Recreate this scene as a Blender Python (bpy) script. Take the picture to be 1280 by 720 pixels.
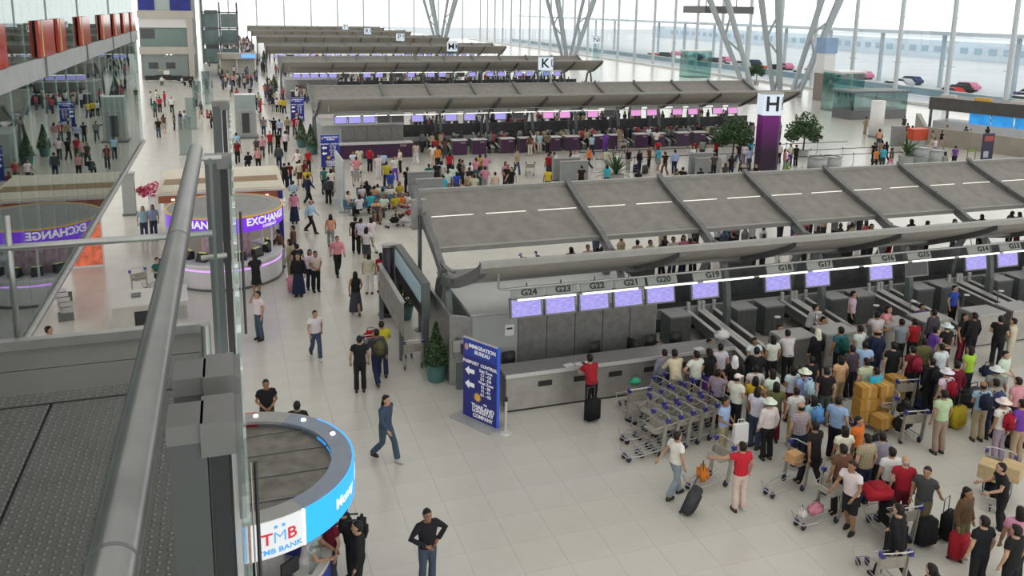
import bpy, bmesh, math, random
from mathutils import Vector, Matrix
for o in list(bpy.data.objects): bpy.data.objects.remove(o)
S = bpy.context.scene
COL = S.collection
rng = random.Random(7)

# ------------------------------------------------------------------ camera
FPX, CY, H = 1050.8, 220.0, 11.2
MR = ((0.9483094, -0.3169090, 0.0166730), (-0.0463227, -0.1902081, -0.9806503), (0.3139483, 0.9291876, -0.1950562))
cam = bpy.data.cameras.new('camera'); cam.sensor_width = 36; cam.lens = FPX/1280*36
cam.shift_y = -(360-CY)/1280; cam.clip_start = .05; cam.clip_end = 2000
co = bpy.data.objects.new('camera', cam); COL.objects.link(co)
r_, d_, f_ = (Vector(q) for q in MR)
co.matrix_world = Matrix(((r_.x, -d_.x, -f_.x, 0), (r_.y, -d_.y, -f_.y, 0), (r_.z, -d_.z, -f_.z, H), (0, 0, 0, 1)))
S.camera = co
# ------------------------------------------------------------------ overcast daylight, exposure
w = bpy.data.worlds.new('overcast'); S.world = w; w.use_nodes = True
bg = w.node_tree.nodes['Background']; bg.inputs[0].default_value = (1.0, .985, .955, 1); bg.inputs[1].default_value = 2.0
S.view_settings.view_transform = 'Standard'; S.view_settings.look = 'None'
S.view_settings.gamma = 1; S.view_settings.use_curve_mapping = False; S.view_settings.exposure = -0.15

def ray(x, y):
    a, b = (x-640)/FPX, (y-CY)/FPX
    return r_*a+d_*b+f_
def gz(x, y, z=0.0):
    d = ray(x, y); t = (z-H)/d.z
    return Vector((d.x*t, d.y*t, z))
def gy(x, y, Y):
    d = ray(x, y); t = Y/d.y
    return Vector((d.x*t, Y, H+d.z*t))

# ------------------------------------------------------------------ materials
MT = {}
def mat(name, col, rough=.5, metal=0, noise=.0, nscale=6., bump=0., bscale=60., emit=0, spec=.5, rnd=0.):
    if name in MT: return MT[name]
    m = bpy.data.materials.new(name); m.use_nodes = True; nt = m.node_tree; b = nt.nodes['Principled BSDF']
    b.inputs['Roughness'].default_value = rough; b.inputs['Metallic'].default_value = metal
    b.inputs['Specular IOR Level'].default_value = spec
    c4 = (*col, 1); b.inputs['Base Color'].default_value = c4
    if emit:
        b.inputs['Emission Color'].default_value = c4; b.inputs['Emission Strength'].default_value = emit
    if noise or bump or rnd:
        tc = nt.nodes.new('ShaderNodeTexCoord')
        if noise:
            n = nt.nodes.new('ShaderNodeTexNoise'); n.inputs['Scale'].default_value = nscale; n.inputs['Detail'].default_value = 4
            nt.links.new(tc.outputs['Object'], n.inputs['Vector'])
            mr = nt.nodes.new('ShaderNodeMapRange'); mr.inputs[1].default_value = .3; mr.inputs[2].default_value = .7
            mr.inputs[3].default_value = 1-noise; mr.inputs[4].default_value = 1+noise
            nt.links.new(n.outputs[0], mr.inputs[0]); src = mr.outputs[0]
        else:
            oi = nt.nodes.new('ShaderNodeObjectInfo'); mr = nt.nodes.new('ShaderNodeMapRange')
            mr.inputs[3].default_value = 1-rnd; mr.inputs[4].default_value = 1+rnd
            nt.links.new(oi.outputs['Random'], mr.inputs[0]); src = mr.outputs[0]
        if noise or rnd:
            vm = nt.nodes.new('ShaderNodeVectorMath'); vm.operation = 'SCALE'; vm.inputs[0].default_value = col
            nt.links.new(src, vm.inputs['Scale']); nt.links.new(vm.outputs[0], b.inputs['Base Color'])
        if bump:
            n2 = nt.nodes.new('ShaderNodeTexNoise'); n2.inputs['Scale'].default_value = bscale
            nt.links.new(tc.outputs['Object'], n2.inputs['Vector'])
            bp = nt.nodes.new('ShaderNodeBump'); bp.inputs['Strength'].default_value = bump; bp.inputs['Distance'].default_value = .01
            nt.links.new(n2.outputs[0], bp.inputs['Height']); nt.links.new(bp.outputs[0], b.inputs['Normal'])
    MT[name] = m; return m
def objmat(name, rough=.8, pattern=None):
    if name in MT: return MT[name]
    m = bpy.data.materials.new(name); m.use_nodes = True; nt = m.node_tree; b = nt.nodes['Principled BSDF']
    b.inputs['Roughness'].default_value = rough; b.inputs['Specular IOR Level'].default_value = .25
    oi = nt.nodes.new('ShaderNodeObjectInfo'); tc = nt.nodes.new('ShaderNodeTexCoord')
    if pattern:
        wv = nt.nodes.new('ShaderNodeTexWave'); wv.inputs['Scale'].default_value = 9; wv.bands_direction = 'X'
        nt.links.new(tc.outputs['Object'], wv.inputs['Vector'])
        src = wv.outputs['Fac']; lo, hi = (.8, 1.9)
        if pattern == 'plaid':
            w2 = nt.nodes.new('ShaderNodeTexWave'); w2.inputs['Scale'].default_value = 9; w2.bands_direction = 'Z'
            nt.links.new(tc.outputs['Object'], w2.inputs['Vector'])
            mu = nt.nodes.new('ShaderNodeMath'); mu.operation = 'MULTIPLY'
            nt.links.new(wv.outputs['Fac'], mu.inputs[0]); nt.links.new(w2.outputs['Fac'], mu.inputs[1]); src = mu.outputs[0]
    else:
        n = nt.nodes.new('ShaderNodeTexNoise'); n.inputs['Scale'].default_value = 7; n.inputs['Detail'].default_value = 3
        nt.links.new(tc.outputs['Object'], n.inputs['Vector']); src = n.outputs[0]; lo, hi = (.72, 1.25)
    mr = nt.nodes.new('ShaderNodeMapRange'); mr.inputs[3].default_value = lo; mr.inputs[4].default_value = hi
    nt.links.new(src, mr.inputs[0])
    vm = nt.nodes.new('ShaderNodeVectorMath'); vm.operation = 'SCALE'
    nt.links.new(oi.outputs['Color'], vm.inputs[0]); nt.links.new(mr.outputs[0], vm.inputs['Scale'])
    nt.links.new(vm.outputs[0], b.inputs['Base Color'])
    MT[name] = m; return m
def glass(name, tint=(.8, .9, .88), base=.06, top=.85, power=3.0):
    if name in MT: return MT[name]
    m = bpy.data.materials.new(name); m.use_nodes = True; nt = m.node_tree; nt.nodes.clear()
    out = nt.nodes.new('ShaderNodeOutputMaterial'); mx = nt.nodes.new('ShaderNodeMixShader')
    t = nt.nodes.new('ShaderNodeBsdfTransparent'); t.inputs[0].default_value = (*tint, 1)
    g = nt.nodes.new('ShaderNodeBsdfGlossy'); g.inputs['Roughness'].default_value = .004; g.inputs[0].default_value = (.92, .95, .94, 1)
    lw = nt.nodes.new('ShaderNodeLayerWeight'); lw.inputs[0].default_value = .5
    p = nt.nodes.new('ShaderNodeMath'); p.operation = 'POWER'; p.inputs[1].default_value = power
    mr = nt.nodes.new('ShaderNodeMapRange'); mr.inputs[3].default_value = base; mr.inputs[4].default_value = top
    nt.links.new(lw.outputs['Facing'], p.inputs[0]); nt.links.new(p.outputs[0], mr.inputs[0]); nt.links.new(mr.outputs[0], mx.inputs[0])
    nt.links.new(t.outputs[0], mx.inputs[1]); nt.links.new(g.outputs[0], mx.inputs[2]); nt.links.new(mx.outputs[0], out.inputs[0])
    MT[name] = m; return m
STEEL = mat('brushed_steel', (.36, .36, .35), .34, .75, .12, 5)
DSTEEL = mat('dark_steel', (.15, .155, .155), .42, .5, .15, 5)
GSTEEL = mat('green_grey_steel', (.13, .15, .15), .5, .25, .1, 4)
PANEL = mat('canopy_panel', (.20, .193, .172), .5, .1, .16, 2.2)
PANELU = mat('canopy_lining', (.36, .34, .30), .6, 0, .08, 2)
TRIM = mat('canopy_trim', (.30, .30, .285), .45, .3, .08, 3)
WALLG = mat('grey_wall_panel', (.36, .375, .37), .5, .1, .06, 2)
WALLD = mat('dark_wall_panel', (.25, .25, .24), .42, .4, .18, 4)
BLACK = mat('black_plastic', (.018, .018, .02), .5)
BELT = mat('belt_rubber', (.035, .035, .037), .7, 0, .2, 10)
WHITE = mat('white_paint', (.72, .72, .71), .45)
LIGHT = mat('lamp_tube', (1, .97, .93), .5, emit=1.5)
PURPLE = mat('purple_laminate', (.045, .012, .05), .35, 0, .15, 3)
RAILW = mat('pale_rail', (.62, .62, .6), .35, .4)
BLUEP = mat('cart_blue_plastic', (.03, .03, .22), .4)
RUB = mat('wheel_rubber', (.02, .02, .022), .6)
LEAF = mat('leaf_green', (.035, .085, .022), .5, 0, .45, 8)
POT = mat('teal_glazed_pot', (.06, .15, .14), .3, 0, .12, 5)
TRUNK = mat('bark', (.07, .05, .03), .8, 0, .2, 20)
BLUES = mat('blue_sign', (.012, .02, .20), .35, 0, .08, 4)
GLS = glass('clear_glass')
GLW = glass('bridge_glass', (.62, .74, .71), .2, .5, 2.0)
CONCRETE = mat('grey_concrete', (.35, .34, .32), .7, 0, .08, 1)
GLB = glass('balustrade_glass', (.86, .93, .91), .05, .9, 4)
GLF = glass('facade_glass', (.97, .99, 1.0), .02, .35, 5)

# ------------------------------------------------------------------ mesh helper
class MB:
    def __init__(s): s.v = []; s.f = []; s.m = []; s.cur = 0
    def poly(s, pts):
        i = len(s.v); s.v += [tuple(p) for p in pts]; s.f.append(tuple(range(i, i+len(pts)))); s.m.append(s.cur); return s
    def box(s, x0, x1, y0, y1, z0, z1):
        i = len(s.v)
        s.v += [(x, y, z) for z in (z0, z1) for x, y in ((x0, y0), (x1, y0), (x1, y1), (x0, y1))]
        for q in ((3, 2, 1, 0), (4, 5, 6, 7), (0, 1, 5, 4), (1, 2, 6, 5), (2, 3, 7, 6), (3, 0, 4, 7)):
            s.f.append(tuple(i+k for k in q)); s.m.append(s.cur)
        return s
    def cbox(s, x, y, z, a, b, c): return s.box(x-a/2, x+a/2, y-b/2, y+b/2, z-c/2, z+c/2)
    def tube(s, pts, rad, n=8, cap=True):
        pts = [Vector(p) for p in pts]
        if not isinstance(rad, (list, tuple)): rad = [rad]*len(pts)
        base = len(s.v); up = None
        for k, p in enumerate(pts):
            d = (pts[min(k+1, len(pts)-1)]-pts[max(k-1, 0)])
            d = d.normalized() if d.length > 1e-9 else Vector((0, 0, 1))
            if up is None:
                ref = Vector((0, 0, 1)) if abs(d.z) < .9 else Vector((1, 0, 0))
            else: ref = up
            a = d.cross(ref)
            if a.length < 1e-6: a = d.cross(Vector((1, 0, 0)))
            a.normalize(); b = a.cross(d).normalized(); up = b
            for j in range(n):
                t = 2*math.pi*j/n; q = p+(a*math.cos(t)+b*math.sin(t))*rad[k]; s.v.append(tuple(q))
        for k in range(len(pts)-1):
            for j in range(n):
                A = base+k*n+j; B = base+k*n+(j+1) % n
                s.f.append((A, B, B+n, A+n)); s.m.append(s.cur)
        if cap:
            s.f.append(tuple(base+j for j in reversed(range(n)))); s.m.append(s.cur)
            e = base+(len(pts)-1)*n; s.f.append(tuple(e+j for j in range(n))); s.m.append(s.cur)
        return s
    def rings(s, rs, n=12, cap=True):      # rs: (cx,cy,cz,rx,ry) horizontal rings, bottom to top
        base = len(s.v)
        for (x, y, z, rx, ry) in rs:
            for j in range(n):
                t = 2*math.pi*j/n; s.v.append((x+rx*math.cos(t), y+ry*math.sin(t), z))
        for k in range(len(rs)-1):
            for j in range(n):
                A = base+k*n+j; B = base+k*n+(j+1) % n
                s.f.append((A, B, B+n, A+n)); s.m.append(s.cur)
        if cap:
            s.f.append(tuple(base+j for j in reversed(range(n)))); s.m.append(s.cur)
            e = base+(len(rs)-1)*n; s.f.append(tuple(e+j for j in range(n))); s.m.append(s.cur)
        return s
    def cyl(s, x, y, z0, z1, r, n=16, r2=None): return s.rings([(x, y, z0, r, r), (x, y, z1, r2 or r, r2 or r)], n)
    def extr(s, poly, axis, a, b):          # extrude a closed 2D polygon along an axis: 'x' uses (y,z), 'y' uses (x,z), 'z' uses (x,y)
        def P(p, t): return (t, p[0], p[1]) if axis == 'x' else ((p[0], t, p[1]) if axis == 'y' else (p[0], p[1], t))
        i = len(s.v); n = len(poly); s.v += [P(p, a) for p in poly]+[P(p, b) for p in poly]
        s.f.append(tuple(range(i, i+n))); s.m.append(s.cur); s.f.append(tuple(range(i+2*n-1, i+n-1, -1))); s.m.append(s.cur)
        for k in range(n):
            q = (k+1) % n; s.f.append((i+k, i+n+k, i+n+q, i+q)); s.m.append(s.cur)
        return s
    def arc(s, cx, cy, r0, r1, a0, a1, z0, z1, n=24):   # ring sector, angles in degrees
        i = len(s.v)
        for k in range(n+1):
            t = math.radians(a0+(a1-a0)*k/n); c, q = math.cos(t), math.sin(t)
            s.v += [(cx+r0*c, cy+r0*q, z0), (cx+r1*c, cy+r1*q, z0), (cx+r1*c, cy+r1*q, z1), (cx+r0*c, cy+r0*q, z1)]
        for k in range(n):
            for j in range(4):
                A = i+4*k+j; B = i+4*k+(j+1) % 4
                s.f.append((A, B, B+4, A+4)); s.m.append(s.cur)
        s.f.append((i, i+3, i+2, i+1)); e = i+4*n; s.f.append((e, e+1, e+2, e+3)); s.m += [s.cur]*2
        return s
    def mesh(s, name, mats, smooth=False, fix=True):
        me = bpy.data.meshes.new(name); me.from_pydata(s.v, [], s.f)
        for m in (mats if isinstance(mats, (list, tuple)) else [mats]): me.materials.append(m)
        if any(s.m): me.polygons.foreach_set('material_index', s.m)
        if fix:
            bm = bmesh.new(); bm.from_mesh(me); bmesh.ops.recalc_face_normals(bm, faces=bm.faces); bm.to_mesh(me); bm.free()
        if smooth: me.polygons.foreach_set('use_smooth', [True]*len(me.polygons))
        me.update(); return me
    def build(s, name, mats, parent=None, smooth=False, loc=(0, 0, 0), rz=0):
        return place(name, s.mesh(name, mats, smooth), parent, loc, rz)
def place(name, me, parent=None, loc=(0, 0, 0), rz=0):
    o = bpy.data.objects.new(name, me); COL.objects.link(o); o.location = loc; o.rotation_euler = (0, 0, rz)
    if parent: o.parent = parent
    return o
def empty(name, loc=(0, 0, 0), rz=0):
    o = bpy.data.objects.new(name, None); COL.objects.link(o); o.location = loc; o.rotation_euler = (0, 0, rz); o.empty_display_size = .2
    return o
def tag(o, label, cat, group=None):
    o['label'] = label; o['category'] = cat
    if group: o['group'] = group
    return o
def struct(o): o['kind'] = 'structure'; return o
def stuff(o): o['kind'] = 'stuff'; return o
KIDS = {}
def copy_tree(o, loc, rz=0, label=None, scale=None):
    c = o.copy(); COL.objects.link(c); c.location = loc; c.rotation_euler = (0, 0, rz)
    if scale: c.scale = (scale,)*3
    if label: c['label'] = label
    for ch in list(o.children):
        d = ch.copy(); COL.objects.link(d); d.parent = c
        for g in list(ch.children):
            e = g.copy(); COL.objects.link(e); e.parent = d
    return c
def text_me(body, size, m, ext=.004, bend=None, bold=0.0, align='CENTER', sx=1):
    cu = bpy.data.curves.new('lettering', 'FONT'); cu.body = body; cu.size = size; cu.extrude = ext; cu.align_x = align; cu.align_y = 'CENTER'
    cu.offset = bold; cu.resolution_u = 3
    o = bpy.data.objects.new('lettering', cu); COL.objects.link(o)
    dg = bpy.context.evaluated_depsgraph_get(); me = bpy.data.meshes.new_from_object(o.evaluated_get(dg))
    bpy.data.objects.remove(o); bpy.data.curves.remove(cu)
    for vv in me.vertices: vv.co.x *= sx
    if bend:   # cylinder of radius r round the origin, centred on angle a (degrees); letters stand along z
        r, a, zc = bend
        for vv in me.vertices:
            x, y, z = vv.co; t = math.radians(a)+x/r
            vv.co = ((r+.004+z)*math.cos(t), (r+.004+z)*math.sin(t), zc+y)
    me.materials.clear(); me.materials.append(m); return me
def text(name, body, size, m, parent, loc, rot=(math.pi/2, 0, 0), **k):
    o = place(name, text_me(body, size, m, **k), parent, loc); o.rotation_euler = rot; return o

# =================================================================== SETTING
PITCH = 41.4; YG = 20.8
TS = .985
floor = struct(MB().box(-30, 86, -5, 305, -.6, -.03).build('floor', mat('floor_bed', (.42, .41, .38), .4)))
TILE = mat('stone_tile', (.52, .505, .455), .22, 0, .05, .9)
tme = MB().box(.002, TS-.002, .002, TS-.002, -.05, 0).mesh('floor_tile', TILE)
near = []; rest = []
for i in range(-12, 80):
    for j in range(8, 130):
        x, y = 4.24+i*TS, .4+j*TS
        if x > 84: continue
        vis = gz_ok = True
        q = Vector((x+.5, y+.5, -H)); d = q.dot(f_)
        u, v_ = 640+FPX*q.dot(r_)/d, CY+FPX*q.dot(d_)/d
        if d > 0 and 200 < u < 1280 and v_ < 730: near.append((d, x, y)) if not (690 < u and v_ < 470 and y < 45 and y > 22) else rest.append((x, y))
        elif u > -300 and u < 1600: rest.append((x, y))
near.sort()
for d, x, y in near[:300]: place('floor_tile', tme, floor, (x, y, 0))
mb = MB()
for x, y in [(a, b) for _, a, b in near[300:]]+rest:
    mb.box(x+.002, x+TS-.002, y+.002, y+TS-.002, -.05, 0)
stuff(mb.build('floor_tile_field', TILE, floor))
mb = MB().box(-30, 86, 128.4, 305, -.05, 0).box(-30, -7.6, -5, 128.4, -.05, 0); mb.build('far_paving', mat('far_stone', (.5, .485, .44), .22, 0, .05, .9), floor)

# far end wall of glass and columns; right glass wall
XF = 86.0
fac = struct(empty('wall_right')); cm = MB().tube([(0, 0, 0), (0, 0, 26)], [.3, .3], 10).mesh('column', mat('facade_column', (.52, .56, .58), .4, .3))
arm = MB()
for z in range(2, 26, 3): arm.box(-.9, .9, -.04, .04, z-.04, z+.04)
arm = arm.mesh('glass_arm', mat('facade_column', (.5, .5, .5)))
CY0 = [66.0+8.72*k for k in range(27)]
pane = MB().box(0, .04, .05, 8.67, 0, 5.95).mesh('pane', GLF)
for k, y in enumerate(CY0):
    c = place('column', cm, fac, (XF, y, 0)); a = place('glass_arm', arm, c, (0, 0, 0)); a.rotation_euler.z = math.pi/2
    if k < 24:
        for r in range(4): place('pane', pane, fac, (XF+.5, y, r*6.0+.3))
struct(MB().box(XF-2.4, XF-1.9, 60, 300, 0, .35).build('trim_1', WHITE))
endw = struct(empty('wall_far'))
pane2 = MB().box(.05, 8.7, 0, .04, 0, 7.9).mesh('pane', GLF)
for k in range(13):
    x = -26.0+8.95*k; place('column', cm, endw, (x, 300, 0))
    for r in range(3): place('pane', pane2, endw, (x+.1, 300.4, r*8.0+.3))

# hanging glass side wall of the upper bridge, left
lw_ = struct(empty('wall_left'))
XW, WZ0, WZ1 = -3.9, 4.95, 16.0
pm = MB().box(-.02, 0, .006, 1.494, 0, 4.6).mesh('pane', GLW); pm2 = MB().box(-.02, 0, .006, 1.494, 0, 6.0).mesh('pane', GLW)
mul = MB().box(-.08, -.03, -.015, .015, WZ0, WZ1).mesh('mullion', mat('pale_mullion', (.2, .23, .23), .4, .3))
for k in range(29):
    y = -1.5+1.5*k
    place('mullion', mul, lw_, (XW, y, 0)); place('pane', pm, lw_, (XW, y, WZ0)); place('pane', pm2, lw_, (XW, y, 10.0))
MB().box(XW-.1, XW+.06, -1.5, 42, 9.55, 9.98).build('beam', mat('pale_grey_beam', (.36, .38, .38), .5, .1, .08, 2), lw_)
MB().tube([(XW+.03, -1.5, WZ0-.05), (XW+.03, 42, WZ0-.05)], .075, 12).build('bottom_rail', STEEL, lw_)
for k in range(7): MB().box(XW, XW+.09, 3+6*k, 3.12+6*k, 9.53, 10.0).build('bracket', GSTEEL, lw_)
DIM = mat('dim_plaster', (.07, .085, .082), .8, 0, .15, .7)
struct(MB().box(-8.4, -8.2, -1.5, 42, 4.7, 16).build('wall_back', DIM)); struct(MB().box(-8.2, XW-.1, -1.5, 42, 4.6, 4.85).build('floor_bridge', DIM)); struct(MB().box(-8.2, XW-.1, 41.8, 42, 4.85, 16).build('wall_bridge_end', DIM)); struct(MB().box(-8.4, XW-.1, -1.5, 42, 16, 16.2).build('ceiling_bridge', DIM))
t = struct(empty('trim_2'))
for k in range(4): MB().box(-8.2, -7.6, 2+12*k, 2.6+12*k, 0, 4.6).build('bridge_column', CONCRETE, t)
REDP = mat('red_panel', (.42, .03, .014), .12, 0, .2, 3)
for y0, y1 in ((15.4, 17.6), (20.5, 22.2), (22.7, 23.7), (26, 27.8), (30.3, 32.5), (33.6, 35.4), (36.5, 38.5), (39.4, 41.2)):
    t = empty('red_banner', (XW+.09, y0, 10.0)); tag(t, 'red panel standing along the grey beam of the bridge wall', 'panel', 'red panels on the bridge glass')
    MB().box(-.06, 0, 0, y1-y0, 0, .78).build('sheet', REDP, t); MB().box(-.065, .008, .3, .36, 0, .78).build('yellow_stripe', mat('yellow_strip', (.6, .5, .12), .5), t)
# louvred roof far above the hall
rf = struct(empty('ceiling')); lv = MB().box(-32, 92, 0, 3.5, 0, .5).mesh('louvre', mat('roof_membrane', (.62, .62, .6), .7))
for k in range(56): place('louvre', lv, rf, (0, -30+6.0*k, 27))

# =================================================================== ISLAND CANOPIES
XE = 6.1; RIBS = [12.0+3.92*k for k in range(10)]; EDGES = [XE]+RIBS
def wingA(n=7):
    return [(8.21+(4.95-8.21)*t, 4.72+(3.5-4.72)*(t**.85 if t else 0)) for t in [k/n for k in range(n+1)]]
def wingB(n=7):
    return [(-.57+(2.3+.57)*t, 4.62+(3.28-4.62)*(t**.85 if t else 0)) for t in [k/n for k in range(n+1)]]
def strip(c, th, o=0):       # closed profile of thickness th below curve c, raised by o
    return [(y, z+o) for y, z in c]+[(y, z+o-th) for y, z in reversed(c)]
def panel_me(c, wdt, m=None):
    mb = MB(); mb.extr(strip(c, .07), 'x', .02, wdt-.02)
    return mb.mesh('roof_panel', m or PANEL)
pA0, pB0 = panel_me(wingA(), RIBS[0]-XE), panel_me(wingB(), RIBS[0]-XE, PANELU)
pA, pB = panel_me(wingA(), 3.92), panel_me(wingB(), 3.92, PANELU)
ca, cb = wingA(10), wingB(10)
rib = MB(); rib.extr(strip(ca+[(4.2, 3.15), (3.7, 2.95)], .34, .22), 'x', -.1, .1)
rib.extr(strip(cb+[(3.0, 3.1), (3.8, 2.95)], .3, .05), 'x', -.1, .1)
rib.tube([(0.0, 6.0, 4.05), (0, 5.0, 3.5), (0, 4.2, 3.3), (0, 3.2, 3.35), (0, 2.4, 3.5)], .05, 6); rib_me = rib.mesh('rib', DSTEEL)
legF = MB()
def legpoly(pts, w): return [(y-w, z) for y, z in pts]+[(y+w, z) for y, z in reversed(pts)]
legF.extr(legpoly([(3.75, 3.1), (3.3, 2.65), (3.05, 2.0), (2.92, 1.3), (2.9, .6), (2.9, 0)], .12), 'x', -.09, .09); legF = legF.mesh('leg', GSTEEL)
legR = MB(); legR.extr(legpoly([(3.75, 3.1), (4.3, 2.65), (4.6, 2.0), (4.75, 1.3), (4.8, .6), (4.8, 0)], .12), 'x', -.09, .09); legR = legR.mesh('leg', GSTEEL)
def edge_me(p, r0, L): return MB().extr([(p[0]-.1, p[1]-.1), (p[0]+.1, p[1]-.1), (p[0]+.1, p[1]+.05), (p[0]-.1, p[1]+.05)], 'x', XE-.1, XE+L).mesh(r0, TRIM)
LEN = RIBS[-1]-XE
eds = [edge_me((8.21, 4.74), 'edge_trim', LEN), edge_me((-.57, 4.64), 'edge_trim', LEN), edge_me((4.95, 3.48), 'edge_trim', LEN), edge_me((2.3, 3.26), 'edge_trim', LEN)]
slot = MB(); ya, za = wingA(20)[9]; yb_, zb_ = wingA(20)[10]
slot.poly([(0, ya, za+.012), (1.5, ya, za+.012), (1.5, ya+.035, za+.024), (0, ya+.035, za+.024)]); slot.poly([(0, ya, za+.004), (0, ya+.035, za+.018), (1.5, ya+.035, za+.018), (1.5, ya, za+.004)])
slot = slot.mesh('light_slot', mat('slot_light', (.95, .93, .88), .4, emit=.4))
def canopy(yF, label, detail):
    t = tag(empty('island_canopy', (0, yF, 0)), label, 'canopy', 'winged canopies over the check-in islands')
    for k in range(len(EDGES)-1):
        x = EDGES[k]
        for a, b in ((pA0, pA), (pB0, pB)): place('roof_panel', a if k == 0 else b, t, (x, 0, 0))
    for k, x in enumerate(EDGES):
        place('rib', rib_me, t, (x, 0, 0))
        if detail: place('leg', legF, t, (x, 0, 0)); place('leg', legR, t, (x, 0, 0))
    for e in eds: place('edge_trim', e, t)
    if detail > 1:
        x = XE+.3
        while x < RIBS[-1]-1.5: place('light_slot', slot, t, (x, 0, 0)); x += 1.96
    return t
NAMES = ['nearest grey winged canopy over the numbered grey desks', 'grey winged canopy over the purple check-in counters', 'grey winged canopy behind the letter K sign', 'grey winged canopy behind the letter M sign',
         'far grey winged canopy behind the letter P sign', 'far grey winged canopy behind the letter R sign', 'farthest grey winged canopy before the far glass wall']
for k in range(7): canopy(YG+PITCH*k, NAMES[k], 2 if k == 0 else 1)

# room box at the near end of each island
def island_room(yF, k):
    t = tag(empty('counter_room', (XE+.4, yF+1.95, 0)), ['grey steel back room behind the G24 to G20 desk', 'grey back room behind the long purple desk', 'small grey back room under the third canopy'][k], 'room')
    MB().box(0, 6.2, .08, 4.3, 0, 2.22).build('body', WALLG, t)
    MB().box(0, 1.45, 0, .08, .05, 2.2).build('pale_panel', WALLG, t)
    for i in range(5): MB().box(1.48+i*.94, 2.39+i*.94, .02, .08, .05, 2.16).build('wall_panel', WALLD, t)
    MB().box(-.03, 6.23, -.02, 4.33, 2.22, 2.3).build('roof_slab', mat('room_roof', (.42, .43, .42), .5, 0, .05, 2), t)
    if k == 0:
        MB().box(1.05, 1.33, -.01, 0, 1.5, 1.85).build('notice', WHITE, t); MB().box(1.1, 1.28, -.014, -.01, 1.7, 1.76).build('notice_print', BLACK, t)
        # curved steel end wall
        mb = MB(); mb.extr([(-.6, .3), (0, -.02), (.06, .04), (-.5, .4), (-.5, 3.2), (-.6, 3.2)], 'z', 0, 2.2); mb.build('end_wall', STEEL, t)
    return t
for k in range(3): island_room(YG+PITCH*k, k)

# monitors with number boards
scr = bpy.data.materials.new('flight_screen'); scr.use_nodes = True; nt = scr.node_tree; b = nt.nodes['Principled BSDF']
tc = nt.nodes.new('ShaderNodeTexCoord'); wv = nt.nodes.new('ShaderNodeTexNoise'); mp = nt.nodes.new('ShaderNodeMapping'); mp.inputs['Scale'].default_value = (3, 1, 22)
wv.inputs['Scale'].default_value = 2.0; wv.inputs['Detail'].default_value = 5
cr = nt.nodes.new('ShaderNodeValToRGB'); cr.color_ramp.elements[0].position = .42; cr.color_ramp.elements[1].position = .62
cr.color_ramp.elements[0].color = (.30, .27, .80, 1); cr.color_ramp.elements[1].color = (.52, .46, .92, 1)
nt.links.new(tc.outputs['Object'], mp.inputs[0]); nt.links.new(mp.outputs[0], wv.inputs['Vector']); nt.links.new(wv.outputs[0], cr.inputs[0])
nt.links.new(cr.outputs[0], b.inputs['Emission Color']); b.inputs['Emission Strength'].default_value = 1.0; b.inputs['Base Color'].default_value = (.05, .05, .1, 1)
SCRP = mat('pink_screen', (.62, .25, .55), .4, emit=.8); SCRO = mat('dark_screen', (.03, .03, .035), .3)
def tilt(mb, a=14):
    c, s = math.cos(math.radians(a)), math.sin(math.radians(a))
    mb.v = [(x, y*c-z*s, y*s+z*c) for x, y, z in mb.v]; return mb
hous = tilt(MB().box(0, .97, 0, .1, 0, .58), -12).mesh('housing', DSTEEL)
sc_me = tilt(MB().box(.05, .92, -.012, 0, .05, .53), -12).mesh('screen', scr); sc_p = tilt(MB().box(.05, .92, -.012, 0, .05, .53), -12).mesh('screen', SCRP); sc_o = tilt(MB().box(.05, .92, -.012, 0, .05, .53), -12).mesh('screen', SCRO)
board = MB().extr([(-.02, .6), (.02, .6), (.14, .84), (.1, .84)], 'x', .02, 1.0).mesh('number_board', mat('board_grey_green', (.30, .33, .30), .5, 0, .05, 3))
hang = MB().tube([(.5, .12, .8), (.5, .12, 1.0)], .02, 6).mesh('hanger', DSTEEL)
MX = [7.23, 8.27, 9.33, 10.43, 11.5, 13.03, 15.65, 17.15, 19.66, 21.15, 23.72, 25.15, 27.6, 29.1, 31.5, 33.0, 35.4, 36.9, 39.3, 40.8]
DARK = {0: (9, 12), 1: (3, 4, 9, 13), 2: (5, 8, 12)}
for k in range(4):
    yF = YG+PITCH*k
    for i, x in enumerate(MX):
        if k == 0 and i > 14: continue
        num = 'G%d' % (24-i)
        t = empty('flight_monitor', (x, yF+.5, 2.6))
        if k == 0: tag(t, ('dark' if i in DARK[0] else 'lit violet')+' flight screen under number board '+num, 'monitor')
        elif k == 1: tag(t, ('dark flight screen' if i in DARK[1] else ('pink flight screen' if i > 9 else 'violet flight screen'))+' over the purple check-in counters', 'monitor', ('dark' if i in DARK[1] else ('pink' if i > 9 else 'violet'))+' screens of the purple row')
        else: tag(t, ('dark' if i in DARK.get(k, (2,)) else 'violet')+(' flight screen in the K sign row' if k == 2 else ' flight screen in the M sign row'), 'monitor', 'screens of a far row %s' % 'KM'[k-2]+(' dark' if i in DARK.get(k, (2,)) else ''))
        place('housing', hous, t)
        place('screen', sc_o if i in DARK.get(k, (2,)) else (sc_p if k == 1 and i > 9 else sc_me), t)
        if k < 4: place('hanger', hang, t)
        if k < 2:
            bo = place('number_board', board, t)
            if k == 0:
                text('number', num, .24, BLACK, bo, (.55 if i < 5 else .7, -.03+.062, .735), (math.radians(63), 0, 0), bold=.006, sx=1.15)
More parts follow.
